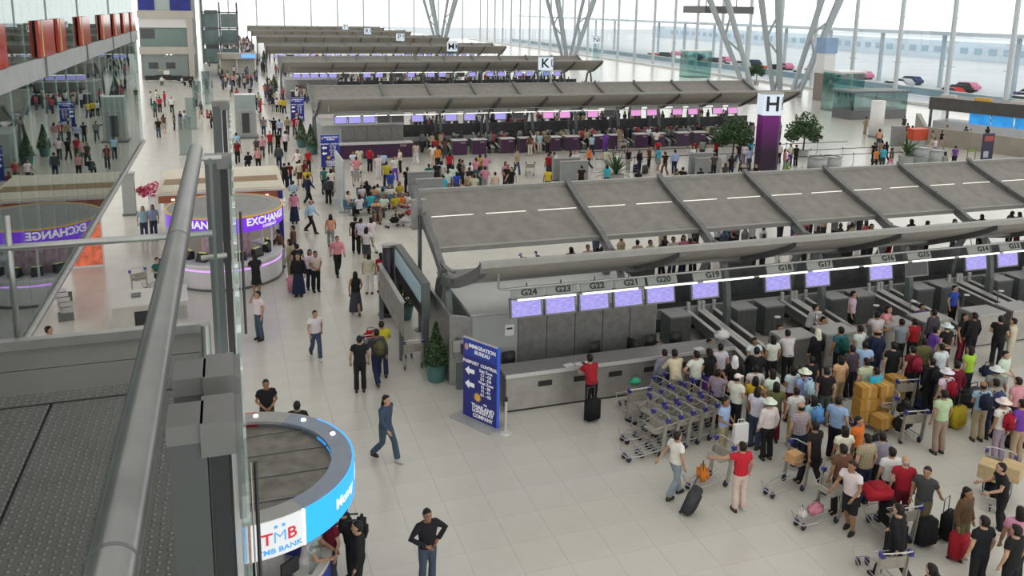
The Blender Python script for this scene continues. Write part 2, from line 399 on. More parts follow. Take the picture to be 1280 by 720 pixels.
for k in range(4):
    yF = YG+PITCH*k
    t = tag(empty('hanging_rail', (XE, yF, 0)), ['long steel pipe rail above the G number boards', 'long steel pipe rail above the purple row screens', 'long steel pipe rail above the K row screens', 'long steel pipe rail above the M row screens'][k], 'rail')
    MB().tube([(.75, .5, 4.15), (.75, .5, 3.55), (.85, .5, 3.5), (36, .5, 3.5)], .035, 8).build('pipe', STEEL, t)
    for j in range(9): MB().tube([(6+j*3.92, .5, 3.5), (6+j*3.92, .7, 4.0)], .02, 6).build('hanger', STEEL, t)
    t = tag(empty('light_strip', (XE, yF, 0)), ['thin white lamp strip along the top of the G screens', 'thin white lamp strip along the purple row screens', 'thin white lamp strip along the K row screens', 'thin white lamp strip along the M row screens'][k], 'lamp strip')
    for j in range(11): MB().tube([(1.3+j*1.98, .38, 3.19), (1.3+j*1.98+1.75, .38, 3.19)], .028, 6).build('tube', LIGHT, t)
    MB().box(1.2, 36, .4, .46, 3.17, 3.22).build('carrier', STEEL, t)

# counters
LOGO = mat('counter_letters', (.62, .45, .5), .5)
def long_desk(k, yF, m, top, label):
    t = tag(empty('service_desk', (6.98, yF, 0)), label, 'desk')
    L = 7.3 if k == 0 else 6.0
    MB().box(0, L, .04, .1, .06, 1.1).build('front_panel', m, t); MB().box(.05, L, .1, .7, .06, 1.05).build('carcass', DSTEEL, t)
    MB().box(-.06, L+.04, -.04, .72, 1.1, 1.18).build('worktop', top, t); MB().box(-.06, L+.04, -.075, -.04, 1.08, 1.185).build('worktop_edge', RAILW, t)
    MB().box(0, L, .06, .12, 0, .06).build('plinth', BLACK, t)
    if k == 0:
        for x in (.95, 2.05, 3.15, 4.3, 5.6): MB().extr([(.02, .72), (.045, .66), (.045, .84), (.02, .84)], 'x', x, x+.42).build('document_slot', BLACK, t)
    else: text('lettering', 'THAI', .22, LOGO, t, (L-.7, .035, .9), bold=.003)
    return t
DESKTOP = mat('desk_top', (.25, .25, .25), .4, .3, .08, 5); DESKF = mat('desk_steel_front', (.42, .41, .38), .36, .6, .1, 3)
long_desk(0, YG, DESKF, DESKTOP, 'long brushed steel service desk beneath the G24 to G19 boards')
long_desk(1, YG+PITCH, PURPLE, WHITE, 'long purple service desk at the end of the purple row')
long_desk(2, YG+2*PITCH, PURPLE, WHITE, 'long dark desk at the end of the K sign row')
cx0 = [16.15, 17.73]
def counter_meshes(fm, tm):
    return dict(front=MB().box(0, 1.14, 0, .06, .05, 1.12).mesh('front_panel', fm), body=MB().box(.03, 1.11, .06, .7, .05, 1.05).mesh('carcass', DSTEEL),
                top=MB().box(-.03, 1.17, -.05, .75, 1.12, 1.18).mesh('worktop', tm), kick=MB().box(.02, 1.12, .04, .1, 0, .05).mesh('plinth', BLACK),
                side=MB().box(-.02, 0, .06, .8, .05, 1.12).mesh('side_panel', STEEL))
CMG = counter_meshes(DESKF, mat('pale_top', (.42, .42, .41), .4)); CMH = counter_meshes(PURPLE, WHITE)
belt_me = MB().extr([(.1, .28), (.5, .42), (3.7, .62), (3.7, .4), (.1, .1)], 'x', .05, .39).mesh('belt', BELT)
brl = MB().extr([(.05, .42), (.55, .56), (3.75, .8), (3.75, .5), (.05, .05)], 'x', -.05, .05).mesh('side_rail', mat('belt_side', (.2, .2, .195), .4, .4))
brt = MB().extr([(.05, .42), (.55, .56), (3.75, .8), (3.75, .83), (.55, .6), (.05, .46)], 'x', -.07, .07).mesh('rail_cap', RAILW)
bpost = MB().tube([(0, 3.75, 0), (0, 3.75, 1.12)], .07, 10).mesh('end_post', RAILW)
cab = MB().box(0, .78, 0, .7, .05, 1.05).mesh('cabinet_body', GSTEEL); cabt = MB().box(-.02, .8, -.02, .72, 1.05, 1.1).mesh('cabinet_top', mat('cabinet_top_grey', (.26, .265, .265), .4, .2)); cabd = MB().box(.05, .73, -.015, 0, .12, 1.0).mesh('cabinet_door', DSTEEL)
lamp_me = MB().tube([(0, 0, 1.0), (0, 0, 1.55), (.03, -.05, 1.6)], .015, 6).mesh('stem', DSTEEL); lampd = MB().rings([(.03, -.08, 1.58, .11, .08), (.03, -.08, 1.61, .11, .08)], 10).mesh('round_head', WHITE)
for k in range(3):
    yF = YG+PITCH*k; nb = 4 if k == 0 else 7
    for i in range(nb):
        for x0 in cx0:
            x = x0+3.92*i
            if k == 0: lab = 'grey check-in counter with pale top in the crowded grey row'
            elif k == 1: lab = 'purple fronted check-in counter with white top'
            else: lab = 'dark check-in counter in the K sign row'
            if k == 0: lab = 'grey check-in counter with pale top below board G%d' % (18-2*i-cx0.index(x0))
            t = tag(empty('check_in_counter', (x, yF, 0)), lab, 'counter', ['grey row counters', 'purple row counters', 'K row counters'][k])
            c = CMG if k == 0 else CMH
            for n, nm in (('front', 'front_panel'), ('body', 'carcass'), ('top', 'worktop'), ('kick', 'plinth'), ('side', 'side_panel')): place(nm, c[n], t)
            if k == 1: text('lettering', 'THAI', .17, LOGO, t, (.8, -.008, .95), bold=.002)
            if k < 2:
                s = tag(empty('counter_display', (x+.25, yF+.9, 0)), 'small white disc display on a thin stem, '+('grey row' if k == 0 else 'purple row'), 'display', 'disc displays '+'GH'[k])
                place('stem', lamp_me, s); place('round_head', lampd, s)
        if k < 2:
            for bx in ((-1.1, -.5) if i == 0 else ())+(2.82, 3.42):
                x = 16.15+3.92*i+bx
                t = tag(empty('baggage_belt', (x, yF+.25, 0)), 'sloping black baggage belt between pale rails, '+('beside the counter below board G%d' % ((18 if bx == -.5 else 19) if bx < 0 else (17-2*i if bx < 3 else 16-2*i)) if k == 0 else 'purple row'), 'conveyor', 'baggage belts '+'GH'[k])
                place('belt', belt_me, t)
                for q in (0, .44):
                    a = place('side_rail', brl, t, (q, 0, 0)); place('rail_cap', brt, a); place('end_post', bpost, t, (q, 0, 0))
        if k < 2:
            for cxx in (((13.75,) if i == 0 else ())+(16.35+3.92*i, 17.5+3.92*i) if k == 0 else (17.0+3.92*i,)):
                t = tag(empty('equipment_cabinet', (cxx, yF+2.9, 0)), 'dull grey equipment cabinet behind the '+('counter below board G%d' % (19 if cxx < 14 else (18-2*i if cxx < 17+3.92*i else 17-2*i)) if k == 0 else 'purple check-in counters'), 'cabinet', 'equipment cabinets '+'GH'[k])
                place('cabinet_body', cab, t); place('cabinet_top', cabt, t); place('cabinet_door', cabd, t)
    t = tag(empty('collector_belt', (13, yF+4.1, 0)), ['long collector belt casing behind the grey row', 'long collector belt casing behind the purple row', 'long collector belt casing behind the K sign row'][k], 'conveyor')
    MB().box(0, 33, .12, 1.1, .1, .7).build('casing', GSTEEL, t); MB().box(0, 33, 0, .12, .55, .9).build('pale_band', mat('collector_band', (.42, .44, .44), .4, .3, .1, 1.5), t); MB().box(0, 33, .2, 1.0, .7, .74).build('belt', BELT, t)
    MB().box(0, 33, 1.1, 1.2, .1, 1.75).build('back_screen', mat('back_screen_dark', (.05, .052, .055), .5, .2, .3, 2), t)
    for i in range(nb):
        t = tag(empty('check_in_counter', (15.0+4.6*i, yF+8.4, 0), 0), 'back counter on the rear side of '+['the grey row', 'the purple row', 'the K sign row'][k], 'counter', 'rear counters '+'GHK'[k])
        place('plinth', CMG['kick'], t); place('worktop', CMG['top'], t); place('carcass', CMG['body'], t); place('front_panel', CMG['front'], t, (0, .7, 0))

# =================================================================== NEAR WALKWAY
TREAD = mat('tread_plate', (.085, .083, .078), .42, .45, .1, 6)
nt = TREAD.node_tree; vo = nt.nodes.new('ShaderNodeTexVoronoi'); vo.voronoi_dimensions = '2D'; vo.inputs['Scale'].default_value = 34; vo.inputs['Randomness'].default_value = .15
tcn = nt.nodes.new('ShaderNodeTexCoord'); nt.links.new(tcn.outputs['Object'], vo.inputs['Vector'])
mrn = nt.nodes.new('ShaderNodeMapRange'); mrn.inputs[1].default_value = .12; mrn.inputs[2].default_value = .3; mrn.inputs[3].default_value = 1; mrn.inputs[4].default_value = 0
bpn = nt.nodes.new('ShaderNodeBump'); bpn.inputs['Strength'].default_value = 1.0; bpn.inputs['Distance'].default_value = .006
nt.links.new(vo.outputs['Distance'], mrn.inputs[0]); nt.links.new(mrn.outputs[0], bpn.inputs['Height']); nt.links.new(bpn.outputs[0], nt.nodes['Principled BSDF'].inputs['Normal'])
vs = [n for n in nt.nodes if n.type == 'VECT_MATH'][0]; ad = nt.nodes.new('ShaderNodeVectorMath'); ad.operation = 'MULTIPLY_ADD'; cb2 = nt.nodes.new('ShaderNodeCombineXYZ')
for q in range(3): nt.links.new(mrn.outputs[0], cb2.inputs[q])
ad.inputs[1].default_value = (.12, .12, .115); nt.links.new(cb2.outputs[0], ad.inputs[0]); nt.links.new(vs.outputs[0], ad.inputs[2]); nt.links.new(ad.outputs[0], nt.nodes['Principled BSDF'].inputs['Base Color'])
PLAIN = mat('walkway_plate', (.12, .118, .11), .45, .4, .08, 4)
wk = struct(MB().box(-3.75, -.19, -2.2, 4.28, 9.3, 9.56).build('floor_walkway', DSTEEL))
for x0, x1 in ((-.745, -.19), (-1.62, -.757), (-2.5, -1.632), (-3.75, -2.512)):
    MB().box(x0, x1, -2, 3.62, 9.56, 9.58).build('tread_plate', TREAD, wk)
for y0, y1 in ((3.63, 3.74), (3.745, 4.02), (4.03, 4.28)):
    MB().box(-3.75, -.19, y0, y1, 9.56, 9.575 if y0 > 3.7 else 9.583).build('edge_strip', PLAIN if y0 > 3.7 else TREAD, wk)
MB().box(-3.75, -.15, 4.28, 4.33, 9.3, 9.62).build('kick_edge', STEEL, wk)
hr = tag(empty('handrail', (-.145, 1.5, 9.58)), 'thick round steel handrail along the walkway edge', 'handrail')
RAILM = mat('worn_handrail', (.22, .225, .22), .28, .85, .14, 9)
MB().tube([(0, -2.2, 1.02), (0, .2, 1.02), (0, 2.2, 1.02), (0, 2.26, 1.015)], [.028, .028, .028, .012], 28).build('tube', RAILM, hr, True)
for y in (-.6, .75): MB().tube([(0, y, 1.02), (0, y+.006, 1.02)], .0286, 28).build('joint_ring', DSTEEL, hr)
for y, z in ((2.1, 1.0), (2.2, .55)): MB().tube([(-.005, y, z), (.1, y+.02, z)], .011, 10).build('support_arm', STEEL, hr)
MB().box(.05, .062, 2.1, 2.16, 0, 1.0).build('support_bar', GSTEEL, hr)
for i, (y, dz) in enumerate(((1.62, 0), (1.84, .0), (4.7, 0), (7.4, 0))):
    t = tag(empty('balustrade_post', (0, y, 9.4)), ['grey plate balustrade post, first of the close pair beside the handrail', 'grey plate balustrade post, second of the close pair beside the handrail', 'tall grey plate balustrade post beyond the handrail end', 'last grey plate balustrade post past the handrail'][i], 'post')
    PG = mat('post_grey', (.085, .09, .09), .45, .3, .05, 6); PL = mat('post_cap_grey', (.15, .15, .145), .45, .3, .05, 6)
    MB().box(-.145, -.075, 0, .05, -.2, .96).build('plate', PG, t)
    MB().box(-.147, -.08, -.004, .1, .96, 1.0).build('cap', PL, t)
    MB().box(-.085, -.02, -.01, .12, .93, 1.0).build('clamp', PL, t)
    MB().box(-.02, -.006, .0, .13, .78, .99).build('clamp_plate', DSTEEL, t)
    MB().box(-.07, -.035, .01, .06, -.2, .93).build('gasket', BLACK, t)
    MB().box(-.03, -.018, .02, .05, -.2, .93).build('glass_channel', STEEL, t)
gt = tag(empty('glass_balustrade', (.0, 1.5, 9.4)), 'clear glass balustrade panes held by the grey plate posts', 'balustrade')
for y0, y1 in ((-1.4, .16), (.44, 3.2), (3.32, 5.88), (6.02, 8.5)): MB().box(-.012, .0, y0, y1, -.25, .96).build('glass_pane', GLB, gt)
for y, z0, z1 in ((1.5, .64, 1.09), (.3, .48, .8)):
    MB().tube([(.016, y, z0), (.016, y, z1)], .0045, 8).build('glass_clip', BLACK, gt); MB().tube([(.006, y, z0), (.006, y, z1)], .002, 8).build('glass_clip', STEEL, gt)
# end guard: pipe, post, diagonal brace and glass in front of the walkway end
eg = tag(empty('end_guard', (-.14, 4.45, 9.3)), 'pipe guard with post across the walkway end', 'guard rail')
def loc(px_, py_, Y, o): return tuple(gy(px_, py_, Y)-Vector(o.location))
MB().tube([loc(-160, 322, 4.45, eg), loc(270, 291, 4.45, eg)], .018, 14).build('pipe', STEEL, eg, True)
MB().tube([loc(8, 270, 4.45, eg), loc(24, 436, 4.45, eg)], .014, 10).build('post', STEEL, eg, True)
MB().tube([(-.02, -.45, .26), (-.02, -.45, .42)], .022, 16).build('stub_post', STEEL, eg)

# =================================================================== BOOTHS
def ring_booth(name, label, loc_, r, z0, z1, secs, ringm, roofm, cz, topz=None):
    t = tag(empty(name, loc_), label, 'booth')
    for (a0, a1, m) in secs: MB().arc(0, 0, r-.04, r, a0, a1, z0, z1, max(4, int((a1-a0)/5))).build('fascia', m, t)
    for (a0, a1, m) in ringm: MB().arc(0, 0, r-.42, r-.04, a0, a1, z1-.06, z1, max(4, int((a1-a0)/5))).build('roof_ring', m, t)
    MB().cyl(0, 0, cz-.04, cz, r-.42, 48).build('ceiling', roofm, t)
    return t
BL = mat('lit_blue_fascia', (.02, .36, .95), .4, emit=.85); WHL = mat('lit_white_fascia', (.80, .82, .86), .4, emit=.22); RDL = mat('red_fascia', (.55, .03, .04), .4)
RG = mat('ring_blue_grey', (.20, .23, .29), .5, 0, .06, 3); RGR = mat('ring_grey', (.28, .28, .27), .5, 0, .06, 3); RGD = mat('ring_red', (.33, .13, .13), .5, 0, .06, 3)
CEIL = mat('booth_ceiling_mesh', (.15, .14, .12), .6, .2, .3, 3.5)
tb = ring_booth('bank_booth', 'round bank booth with blue and white lit fascia below the walkway', (-.12, 14.95, 0), 2.05, 2.25, 2.9,
    [(-87, -62, WHL), (-61, 42, BL), (42, 80, RGR), (80, 150, RDL), (150, 210, WHL), (210, 272, BL)], [(-120, -61, RGR), (-61, 60, RG), (60, 90, RGR), (90, 180, RGD), (180, 240, RG)], CEIL, 2.78)
MB().arc(0, 0, 2.0, 2.06, -62, -61, 2.25, 2.9, 2).build('divider', LIGHT, tb); MB().arc(0, 0, 2.0, 2.06, -89, -87, 2.22, 2.92, 2).build('divider', RDL, tb)
for i in range(4): MB().box(-1.6, 1.6, -1.2+i*.8, -1.17+i*.8, 2.78, 2.8).build('ceiling_seam', DSTEEL, tb)
for a in (20, 48, 80, 115): MB().cyl(1.85*math.cos(math.radians(a)), 1.85*math.sin(math.radians(a)), 2.9, 2.93, .05, 10).build('spot_lamp', LIGHT, tb)
MB().tube([(0, 0, 0), (0, 0, 2.75)], .12, 12).build('column', DSTEEL, tb)
for a in (100, 170, 240): MB().tube([(1.7*math.cos(math.radians(a)), 1.7*math.sin(math.radians(a)), 0), (1.7*math.cos(math.radians(a)), 1.7*math.sin(math.radians(a)), 2.8)], .05, 8).build('column', STEEL, tb)
REDT = mat('red_letters', (.6, .03, .05), .4, emit=.3); BLT = mat('blue_letters', (.08, .38, .8), .4, emit=.35); WHT = mat('white_letters', (.95, .95, .9), .4, emit=.35)
for ch, a, m in (('T', -79.8, REDT), ('M', -73.8, BLT), ('B', -68, REDT)): place('letter', text_me(ch, .29, m, bend=(2.05, a, 2.585), bold=-.004 if ch == 'M' else .003, sx=1.1 if ch == 'M' else 1.1), tb)
for a in (-75.6, -72): MB().arc(0, 0, 2.05, 2.058, a-.75, a+.75, 2.765, 2.815, 3).build('letter_dot', BLT, tb)
place('lettering', text_me('TMB BANK', .13, BLT, bend=(2.05, -73.8, 2.36), bold=.002, sx=1.2), tb)
place('lettering', text_me('Money', .27, WHT, bend=(2.05, -30, 2.57), bold=.006), tb); place('lettering', text_me('EXCHANGE', .24, WHT, bend=(2.05, 5, 2.57), bold=.006), tb)
place('lettering', text_me('TMB BANK', .16, BLT, bend=(2.05, 180, 2.58)), tb)
MB().arc(0, 0, 1.15, 1.6, -100, 60, .95, 1.02, 24).build('counter_top', mat('cream_counter', (.62, .58, .5), .35), tb); MB().arc(0, 0, 1.5, 1.58, -100, 60, 0, .95, 24).build('counter_front', mat('booth_blue_panel', (.03, .06, .35), .4), tb)
MB().box(-1.5, -.1, -1.2, -.9, 0, 2.1).build('back_panel', BLACK, tb); MB().box(-.1, .2, .3, .9, 0, 2.0).build('back_panel', BLACK, tb)
for a in (-52, -20):
    c = math.cos(math.radians(a)), math.sin(math.radians(a))
    t = tag(empty('till_monitor', (-.12+1.22*c[0], 14.95+1.22*c[1], 1.02), math.radians(a+90)), 'black till monitor on the curved bank counter', 'monitor', 'till monitors in the bank booth')
    MB().box(-.2, .2, -.02, .02, .1, .4).build('screen', BLACK, t); MB().box(-.03, .03, -.02, .02, 0, .1).build('stand', BLACK, t); MB().box(-.1, .1, -.08, .08, 0, .015).build('foot', BLACK, t)
    g = tag(empty('glass_case', (-.12+1.42*math.cos(math.radians(a+22)), 14.95+1.42*math.sin(math.radians(a+22)), 1.02), math.radians(a+112)), 'small clear glass screen on the bank counter edge', 'glass screen', 'counter screens in the bank booth')
    MB().box(-.25, .25, -.01, .01, .02, .55).build('pane', GLS, g); MB().box(-.25, .25, -.03, .03, 0, .02).build('foot', STEEL, g)
PUR = mat('lit_purple_fascia', (.16, .03, .62), .4, emit=.75); YEL = mat('yellow_rim', (.75, .45, .04), .4, emit=.1)
ex = ring_booth('exchange_booth', 'round currency exchange booth with lit purple fascia and white counter', (-.4, 36.0, 0), 2.3, 2.35, 2.98, [(-180, 60, PUR), (60, 180, PUR)], [(-180, 180, RGR)], mat('exchange_roof', (.27, .27, .26), .6, 0, .08, 3), 2.97)
MB().arc(0, 0, 2.27, 2.33, -180, 180, 2.94, 3.0, 60).build('yellow_rim', YEL, ex)
place('lettering', text_me('EXCHANGE', .42, WHT, bend=(2.3, -42, 2.72), bold=.012), ex); place('lettering', text_me('CURRENCY', .16, WHT, bend=(2.3, -42, 2.46), bold=.004), ex)
place('lettering', text_me('EXCHANGE', .42, WHT, bend=(2.3, -120, 2.72), bold=.012), ex)
MB().arc(0, 0, 2.05, 2.2, -185, 50, .08, .98, 40).build('counter_front', mat('exchange_white', (.66, .65, .66), .35), ex); MB().arc(0, 0, 1.55, 2.25, -185, 50, .98, 1.06, 40).build('counter_top', WHITE, ex)
MB().arc(0, 0, 2.2, 2.215, -185, 50, .78, .84, 40).build('light_band', mat('violet_light', (.6, .3, .95), .4, emit=1.2), ex); MB().arc(0, 0, 1.95, 2.28, -185, 50, 0, .08, 40).build('plinth', DSTEEL, ex)
for a in (-150, -100, -20, 40, 90, 150): MB().tube([(1.9*math.cos(math.radians(a)), 1.9*math.sin(math.radians(a)), 1.0), (1.9*math.cos(math.radians(a)), 1.9*math.sin(math.radians(a)), 2.4)], .04, 8).build('column', WHITE, ex)
MB().arc(0, 0, .9, 1.0, -200, 100, 0, 2.3, 30).build('back_wall', mat('pink_poster_wall', (.52, .36, .38), .6, 0, .35, 5), ex)
for i in range(7):
    a = math.radians(-150+i*26); t = tag(empty('exchange_machine', (-.4+1.7*math.cos(a), 36+1.7*math.sin(a), 1.06), a+math.pi/2), 'dark desk equipment with lime lit top on the exchange counter', 'machine', 'equipment on the exchange counter')
    MB().extr([(-.15, 0), (.15, 0), (.15, .3), (-.02, .34), (-.15, .1)], 'x', -.2, .2).build('body', BLACK, t); MB().box(-.15, .15, 0, .1, .34, .36).build('lit_top', mat('lime_lamp', (.6, .65, .2), .4, emit=.4), t)
# square kiosk behind
kx = tag(empty('square_kiosk', (-3.2, 39.2, 0)), 'square kiosk with cream roof and orange band behind the exchange booth', 'kiosk')
ORB = mat('orange_fascia', (.38, .12, .05), .5, 0, .12, 2); CRM = mat('cream_roof', (.62, .57, .47), .6, 0, .05, 2)
MB().box(0, 5.3, 0, 5.6, 2.5, 2.85).build('fascia', ORB, kx); MB().box(-.1, 5.4, -.1, 5.7, 2.85, 2.95).build('roof_edge', CRM, kx)
MB().box(.1, 5.2, .1, 1.6, 2.95, 3.0).build('roof_board', CRM, kx); MB().box(.1, 5.2, 1.65, 2.9, 2.95, 2.99).build('roof_board', mat('brown_band', (.26, .16, .07), .6, 0, .1, 2), kx); MB().box(.1, 5.2, 2.95, 5.5, 2.95, 3.0).build('roof_board', CRM, kx)
for x in (.3, 5.0):
    for y in (.2, 5.2): MB().box(x-.1, x+.1, y-.1, y+.1, 0, 2.5).build('post', WHITE, kx)
MB().box(.4, 4.9, .3, .4, 0, 2.3).build('wall_board', mat('cream_board', (.55, .52, .42), .5), kx)
MB().box(5.1, 5.3, -.05, .6, .4, 2.9).build('sign_panel', BLUES, kx); text('lettering', 'snack\nshop', .22, WHT, kx, (5.2, -.06, 2.3), bold=.004)
for i in range(5): MB().cyl(.6+i*1.0, -.02, 2.62, 2.68, .07, 8).build('spot_lamp', LIGHT, kx)
p = gz(131, 333); ps = tag(empty('poster_panel', (p.x, p.y, 0), 0), 'tall orange flower poster panel seen past the bridge wall rail', 'poster')
MB().box(-1.3, 0, 0, .1, 0, 2.6).build('frame', WHITE, ps); MB().box(-1.25, -.05, -.012, 0, .1, 2.5).build('print', mat('flower_print', (.7, .16, .08), .5, 0, .6, 3.2, emit=.25), ps)
p = gz(22, 385); pu = tag(empty('purple_screen', (p.x, p.y, 0), 0), 'purple lit advertising screen on a dark stand', 'screen')
MB().box(0, .75, 0, .12, 0, 2.1).build('stand', DSTEEL, pu); MB().box(.05, .7, -.012, 0, 1.5, 2.05).build('screen', PUR, pu)

# =================================================================== SIGNS
def passport(loc_, rz, label, group=None, full=True):
    t = tag(empty('direction_sign', loc_, rz), label, 'sign', group)
    MB().box(-.62, .62, -.03, .03, .05, 2.33).build('panel', BLUES, t); MB().box(-.63, .63, -.034, .034, 2.33, 2.36).build('top_edge', RAILW, t); MB().box(.62, .66, -.034, .034, .05, 2.36).build('lit_edge', mat('blue_edge', (.03, .10, .6), .3, emit=.25), t)
    MB().box(-.8, .7, -.38, .38, 0, .05).build('base', mat('sign_base', (.45, .45, .44), .4, .4), t)
    MB().box(-.62, .62, -.033, -.03, 1.86, 2.33).build('header', mat('header_blue', (.015, .045, .38), .4), t)
    if full:
        T = mat('sign_white', (.85, .85, .88), .5, emit=.1)
        text('lettering', 'IMMIGRATION\nBUREAU', .15, T, t, (.08, -.036, 2.08), bold=.004); text('lettering', 'PASSPORT  CONTROL', .125, T, t, (0, -.034, 1.68), bold=.003)
        for z, L in ((1.42, 'East Zone\nC1 - C8\nD1 - D8'), (1.02, 'West Zone\nE1 - E8\nF1 - F4\nG1 - G2')):
            MB().extr([(-.55, z), (-.4, z+.13), (-.4, z+.06), (-.2, z+.06), (-.2, z-.06), (-.4, z-.06), (-.4, z-.13)], 'y', -.036, -.03).build('arrow', T, t)
            text('lettering', L, .115, T, t, (.22, -.034, z), bold=.002)
        text('lettering', 'THE', .07, T, t, (.2, -.034, .57), bold=.002); text('lettering', 'THAILAND', .17, T, t, (.12, -.034, .44), bold=.005)
        text('lettering', 'LONGSTAY\nCOMPANY', .15, T, t, (.12, -.034, .24), bold=.004)
        st = []
        for i in range(24):
            a = i*math.pi/12; r = .15 if i % 2 else .085; st.append((-.08+r*math.cos(a), .72+r*math.sin(a)))
        MB().extr(st, 'y', -.036, -.03).build('sun_logo', mat('sun_yellow', (.8, .45, .05), .5), t)
        MB().cyl(-.42, 0, 0, .001, .001, 6)
        em = MB(); em.extr([(-.5+.07*math.cos(i*math.pi/6), 2.1+.1*math.sin(i*math.pi/6)) for i in range(12)], 'y', -.036, -.03); em.build('emblem', mat('emblem_gold', (.55, .35, .25), .5), t)
    return t
pL, pR = gz(580, 519), gz(621, 537)
ang = math.atan2(pR.y-pL.y, pR.x-pL.x); mid = (pL+pR)/2
passport(mid, ang, 'blue passport control sign standing before the steel service desk')
p = gz(417, 216); passport((p.x, p.y+2, 0), 0, 'blue passport control sign by the purple desk end')
p = gz(372, 152); passport((p.x, p.y, 0), 0, 'blue passport control sign by the K sign row end')
# white glass screen next to the second sign
t = tag(empty('standing_screen', (gz(425, 256).x, gz(425, 256).y, 0)), 'tall pale standing screen beside the second blue sign', 'screen')
MB().box(-.05, .05, -2.0, 1.6, .05, 2.9).build('panel', mat('pale_screen', (.42, .45, .46), .35), t); MB().box(-.3, .3, -2.0, 1.6, 0, .05).build('base', WALLG, t)
LTW = mat('letter_box', (.70, .80, .92), .4, emit=.35)
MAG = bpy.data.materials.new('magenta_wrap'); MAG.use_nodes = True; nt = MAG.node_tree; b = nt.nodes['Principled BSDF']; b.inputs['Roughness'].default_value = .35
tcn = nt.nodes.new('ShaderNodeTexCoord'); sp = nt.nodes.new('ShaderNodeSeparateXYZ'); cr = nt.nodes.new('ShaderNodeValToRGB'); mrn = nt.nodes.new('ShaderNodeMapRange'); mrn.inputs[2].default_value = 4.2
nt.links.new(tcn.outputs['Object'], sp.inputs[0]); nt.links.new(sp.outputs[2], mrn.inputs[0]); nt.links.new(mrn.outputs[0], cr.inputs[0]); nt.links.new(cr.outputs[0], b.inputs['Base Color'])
cr.color_ramp.elements[0].color = (.022, .008, .03, 1); cr.color_ramp.elements[0].position = .35; cr.color_ramp.elements[1].color = (.20, .012, .22, 1)  # glow of the backlit shaft top painted into the colour, fading downwards
for L, X, Y in (('H', 36.3, 50.4), ('K', 34.9, 91.8), ('M', 34.4, 133.2), ('P', 34.0, 174.6), ('R', 33.8, 216), ('T', 33.6, 257), ('N', 74, 165)):
    t = tag(empty('letter_pillar', (X, Y, 0), math.radians(-14)), 'tall pillar topped by a lit white letter %s box' % L, 'sign')
    hx = [(.78*math.cos(math.radians(a)), .55*math.sin(math.radians(a))) for a in (-140, -40, 0, 40, 140, 180)]
    hz = 4.15 if L == 'H' else 4.3
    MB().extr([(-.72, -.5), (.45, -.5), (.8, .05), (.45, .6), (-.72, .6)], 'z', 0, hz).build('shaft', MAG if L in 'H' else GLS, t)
    MB().extr([(-.8, -.56), (.5, -.56), (.88, .05), (.5, .66), (-.8, .66)], 'z', hz, hz+1.5).build('letter_box', LTW, t)
    text('letter', L, 1.45, BLACK, t, (-.12, -.572, hz+.76), bold=.03 if L in 'HK' else .006)
    text('letter', L, 1.3, BLACK, t, (.70, -.27, hz+.76), (math.pi/2, 0, math.radians(58)), bold=.03, sx=.6)
    MB().extr([(-.85, -.6), (.55, -.6), (.93, .05), (.55, .7), (-.85, .7)], 'z', hz+1.5, hz+1.56).build('cap', TRIM, t)
    MB().extr([(-.9, -.65), (.6, -.65), (1, .05), (.6, .75), (-.9, .75)], 'z', 0, .1).build('base', DSTEEL, t)
# dark oval totem in the corridor
p = gz(487, 393); t = tag(empty('totem', (p.x, p.y, 0)), 'dark oval totem column standing in the corridor', 'totem')
MB().rings([(0, 0, .12, .24, .2), (0, 0, 2.62, .24, .2)], 24).build('shaft', mat('totem_dark', (.025, .02, .035), .35, 0, .3, 3), t, True); MB().extr([(.26*math.cos(i*math.pi/10), .22*math.sin(i*math.pi/10)) for i in range(20)], 'z', 2.62, 2.7).build('cap', STEEL, t)
MB().rings([(0, 0, 0, .42, .36), (0, 0, .08, .42, .36), (0, 0, .12, .3, .26)], 24).build('foot', BLACK, t)
# light-box board along the island end
a, b2 = gz(511, 309, 2.5), gz(546, 346, 2.62)
t = tag(empty('lightbox_board', (5.45, 24.6, 0)), 'long grey framed lightbox board on posts at the near island end', 'board')
MB().box(-.02, .22, 0, 4.6, 1.55, 2.75).build('frame', GSTEEL, t); MB().box(-.06, -.02, .25, 4.4, 2.05, 2.6).build('lit_panel', mat('cyan_panel', (.32, .45, .5), .4, emit=.12), t); MB().box(-.05, -.02, .2, 4.4, 1.62, 1.95).build('dark_panel', BLACK, t)
MB().box(-.62, -.56, .3, 4.6, .95, 2.05).build('lower_board', mat('grey_brown_board', (.22, .21, .2), .6, 0, .25, 4), t); MB().box(-.66, -.52, .3, 4.6, 2.05, 2.1).build('lower_trim', STEEL, t)
for y in (.1, 4.4): MB().box(0, .2, y, y+.25, 0, 1.6).build('post', GSTEEL, t)
for y in (.6, 4.4): MB().box(-.64, -.5, y, y+.16, 0, 1.0).build('post', GSTEEL, t)
# pole with box head at the canopy corner
p = gz(540, 400); t = tag(empty('speaker_pole', (6.0, 27.6, 0)), 'slim grey pole with box head at the near canopy corner', 'pole')
MB().tube([(0, 0, 0), (0, 0, 4.2)], .07, 10).build('pole', GSTEEL, t); MB().box(-.28, -.1, -.1, .1, 3.7, 4.75).build('box_head', STEEL, t); MB().box(.06, .22, -.1, .1, 3.7, 4.75).build('box_head', STEEL, t); MB().cyl(0, 0, 0, .04, .2, 12).build('foot', DSTEEL, t)
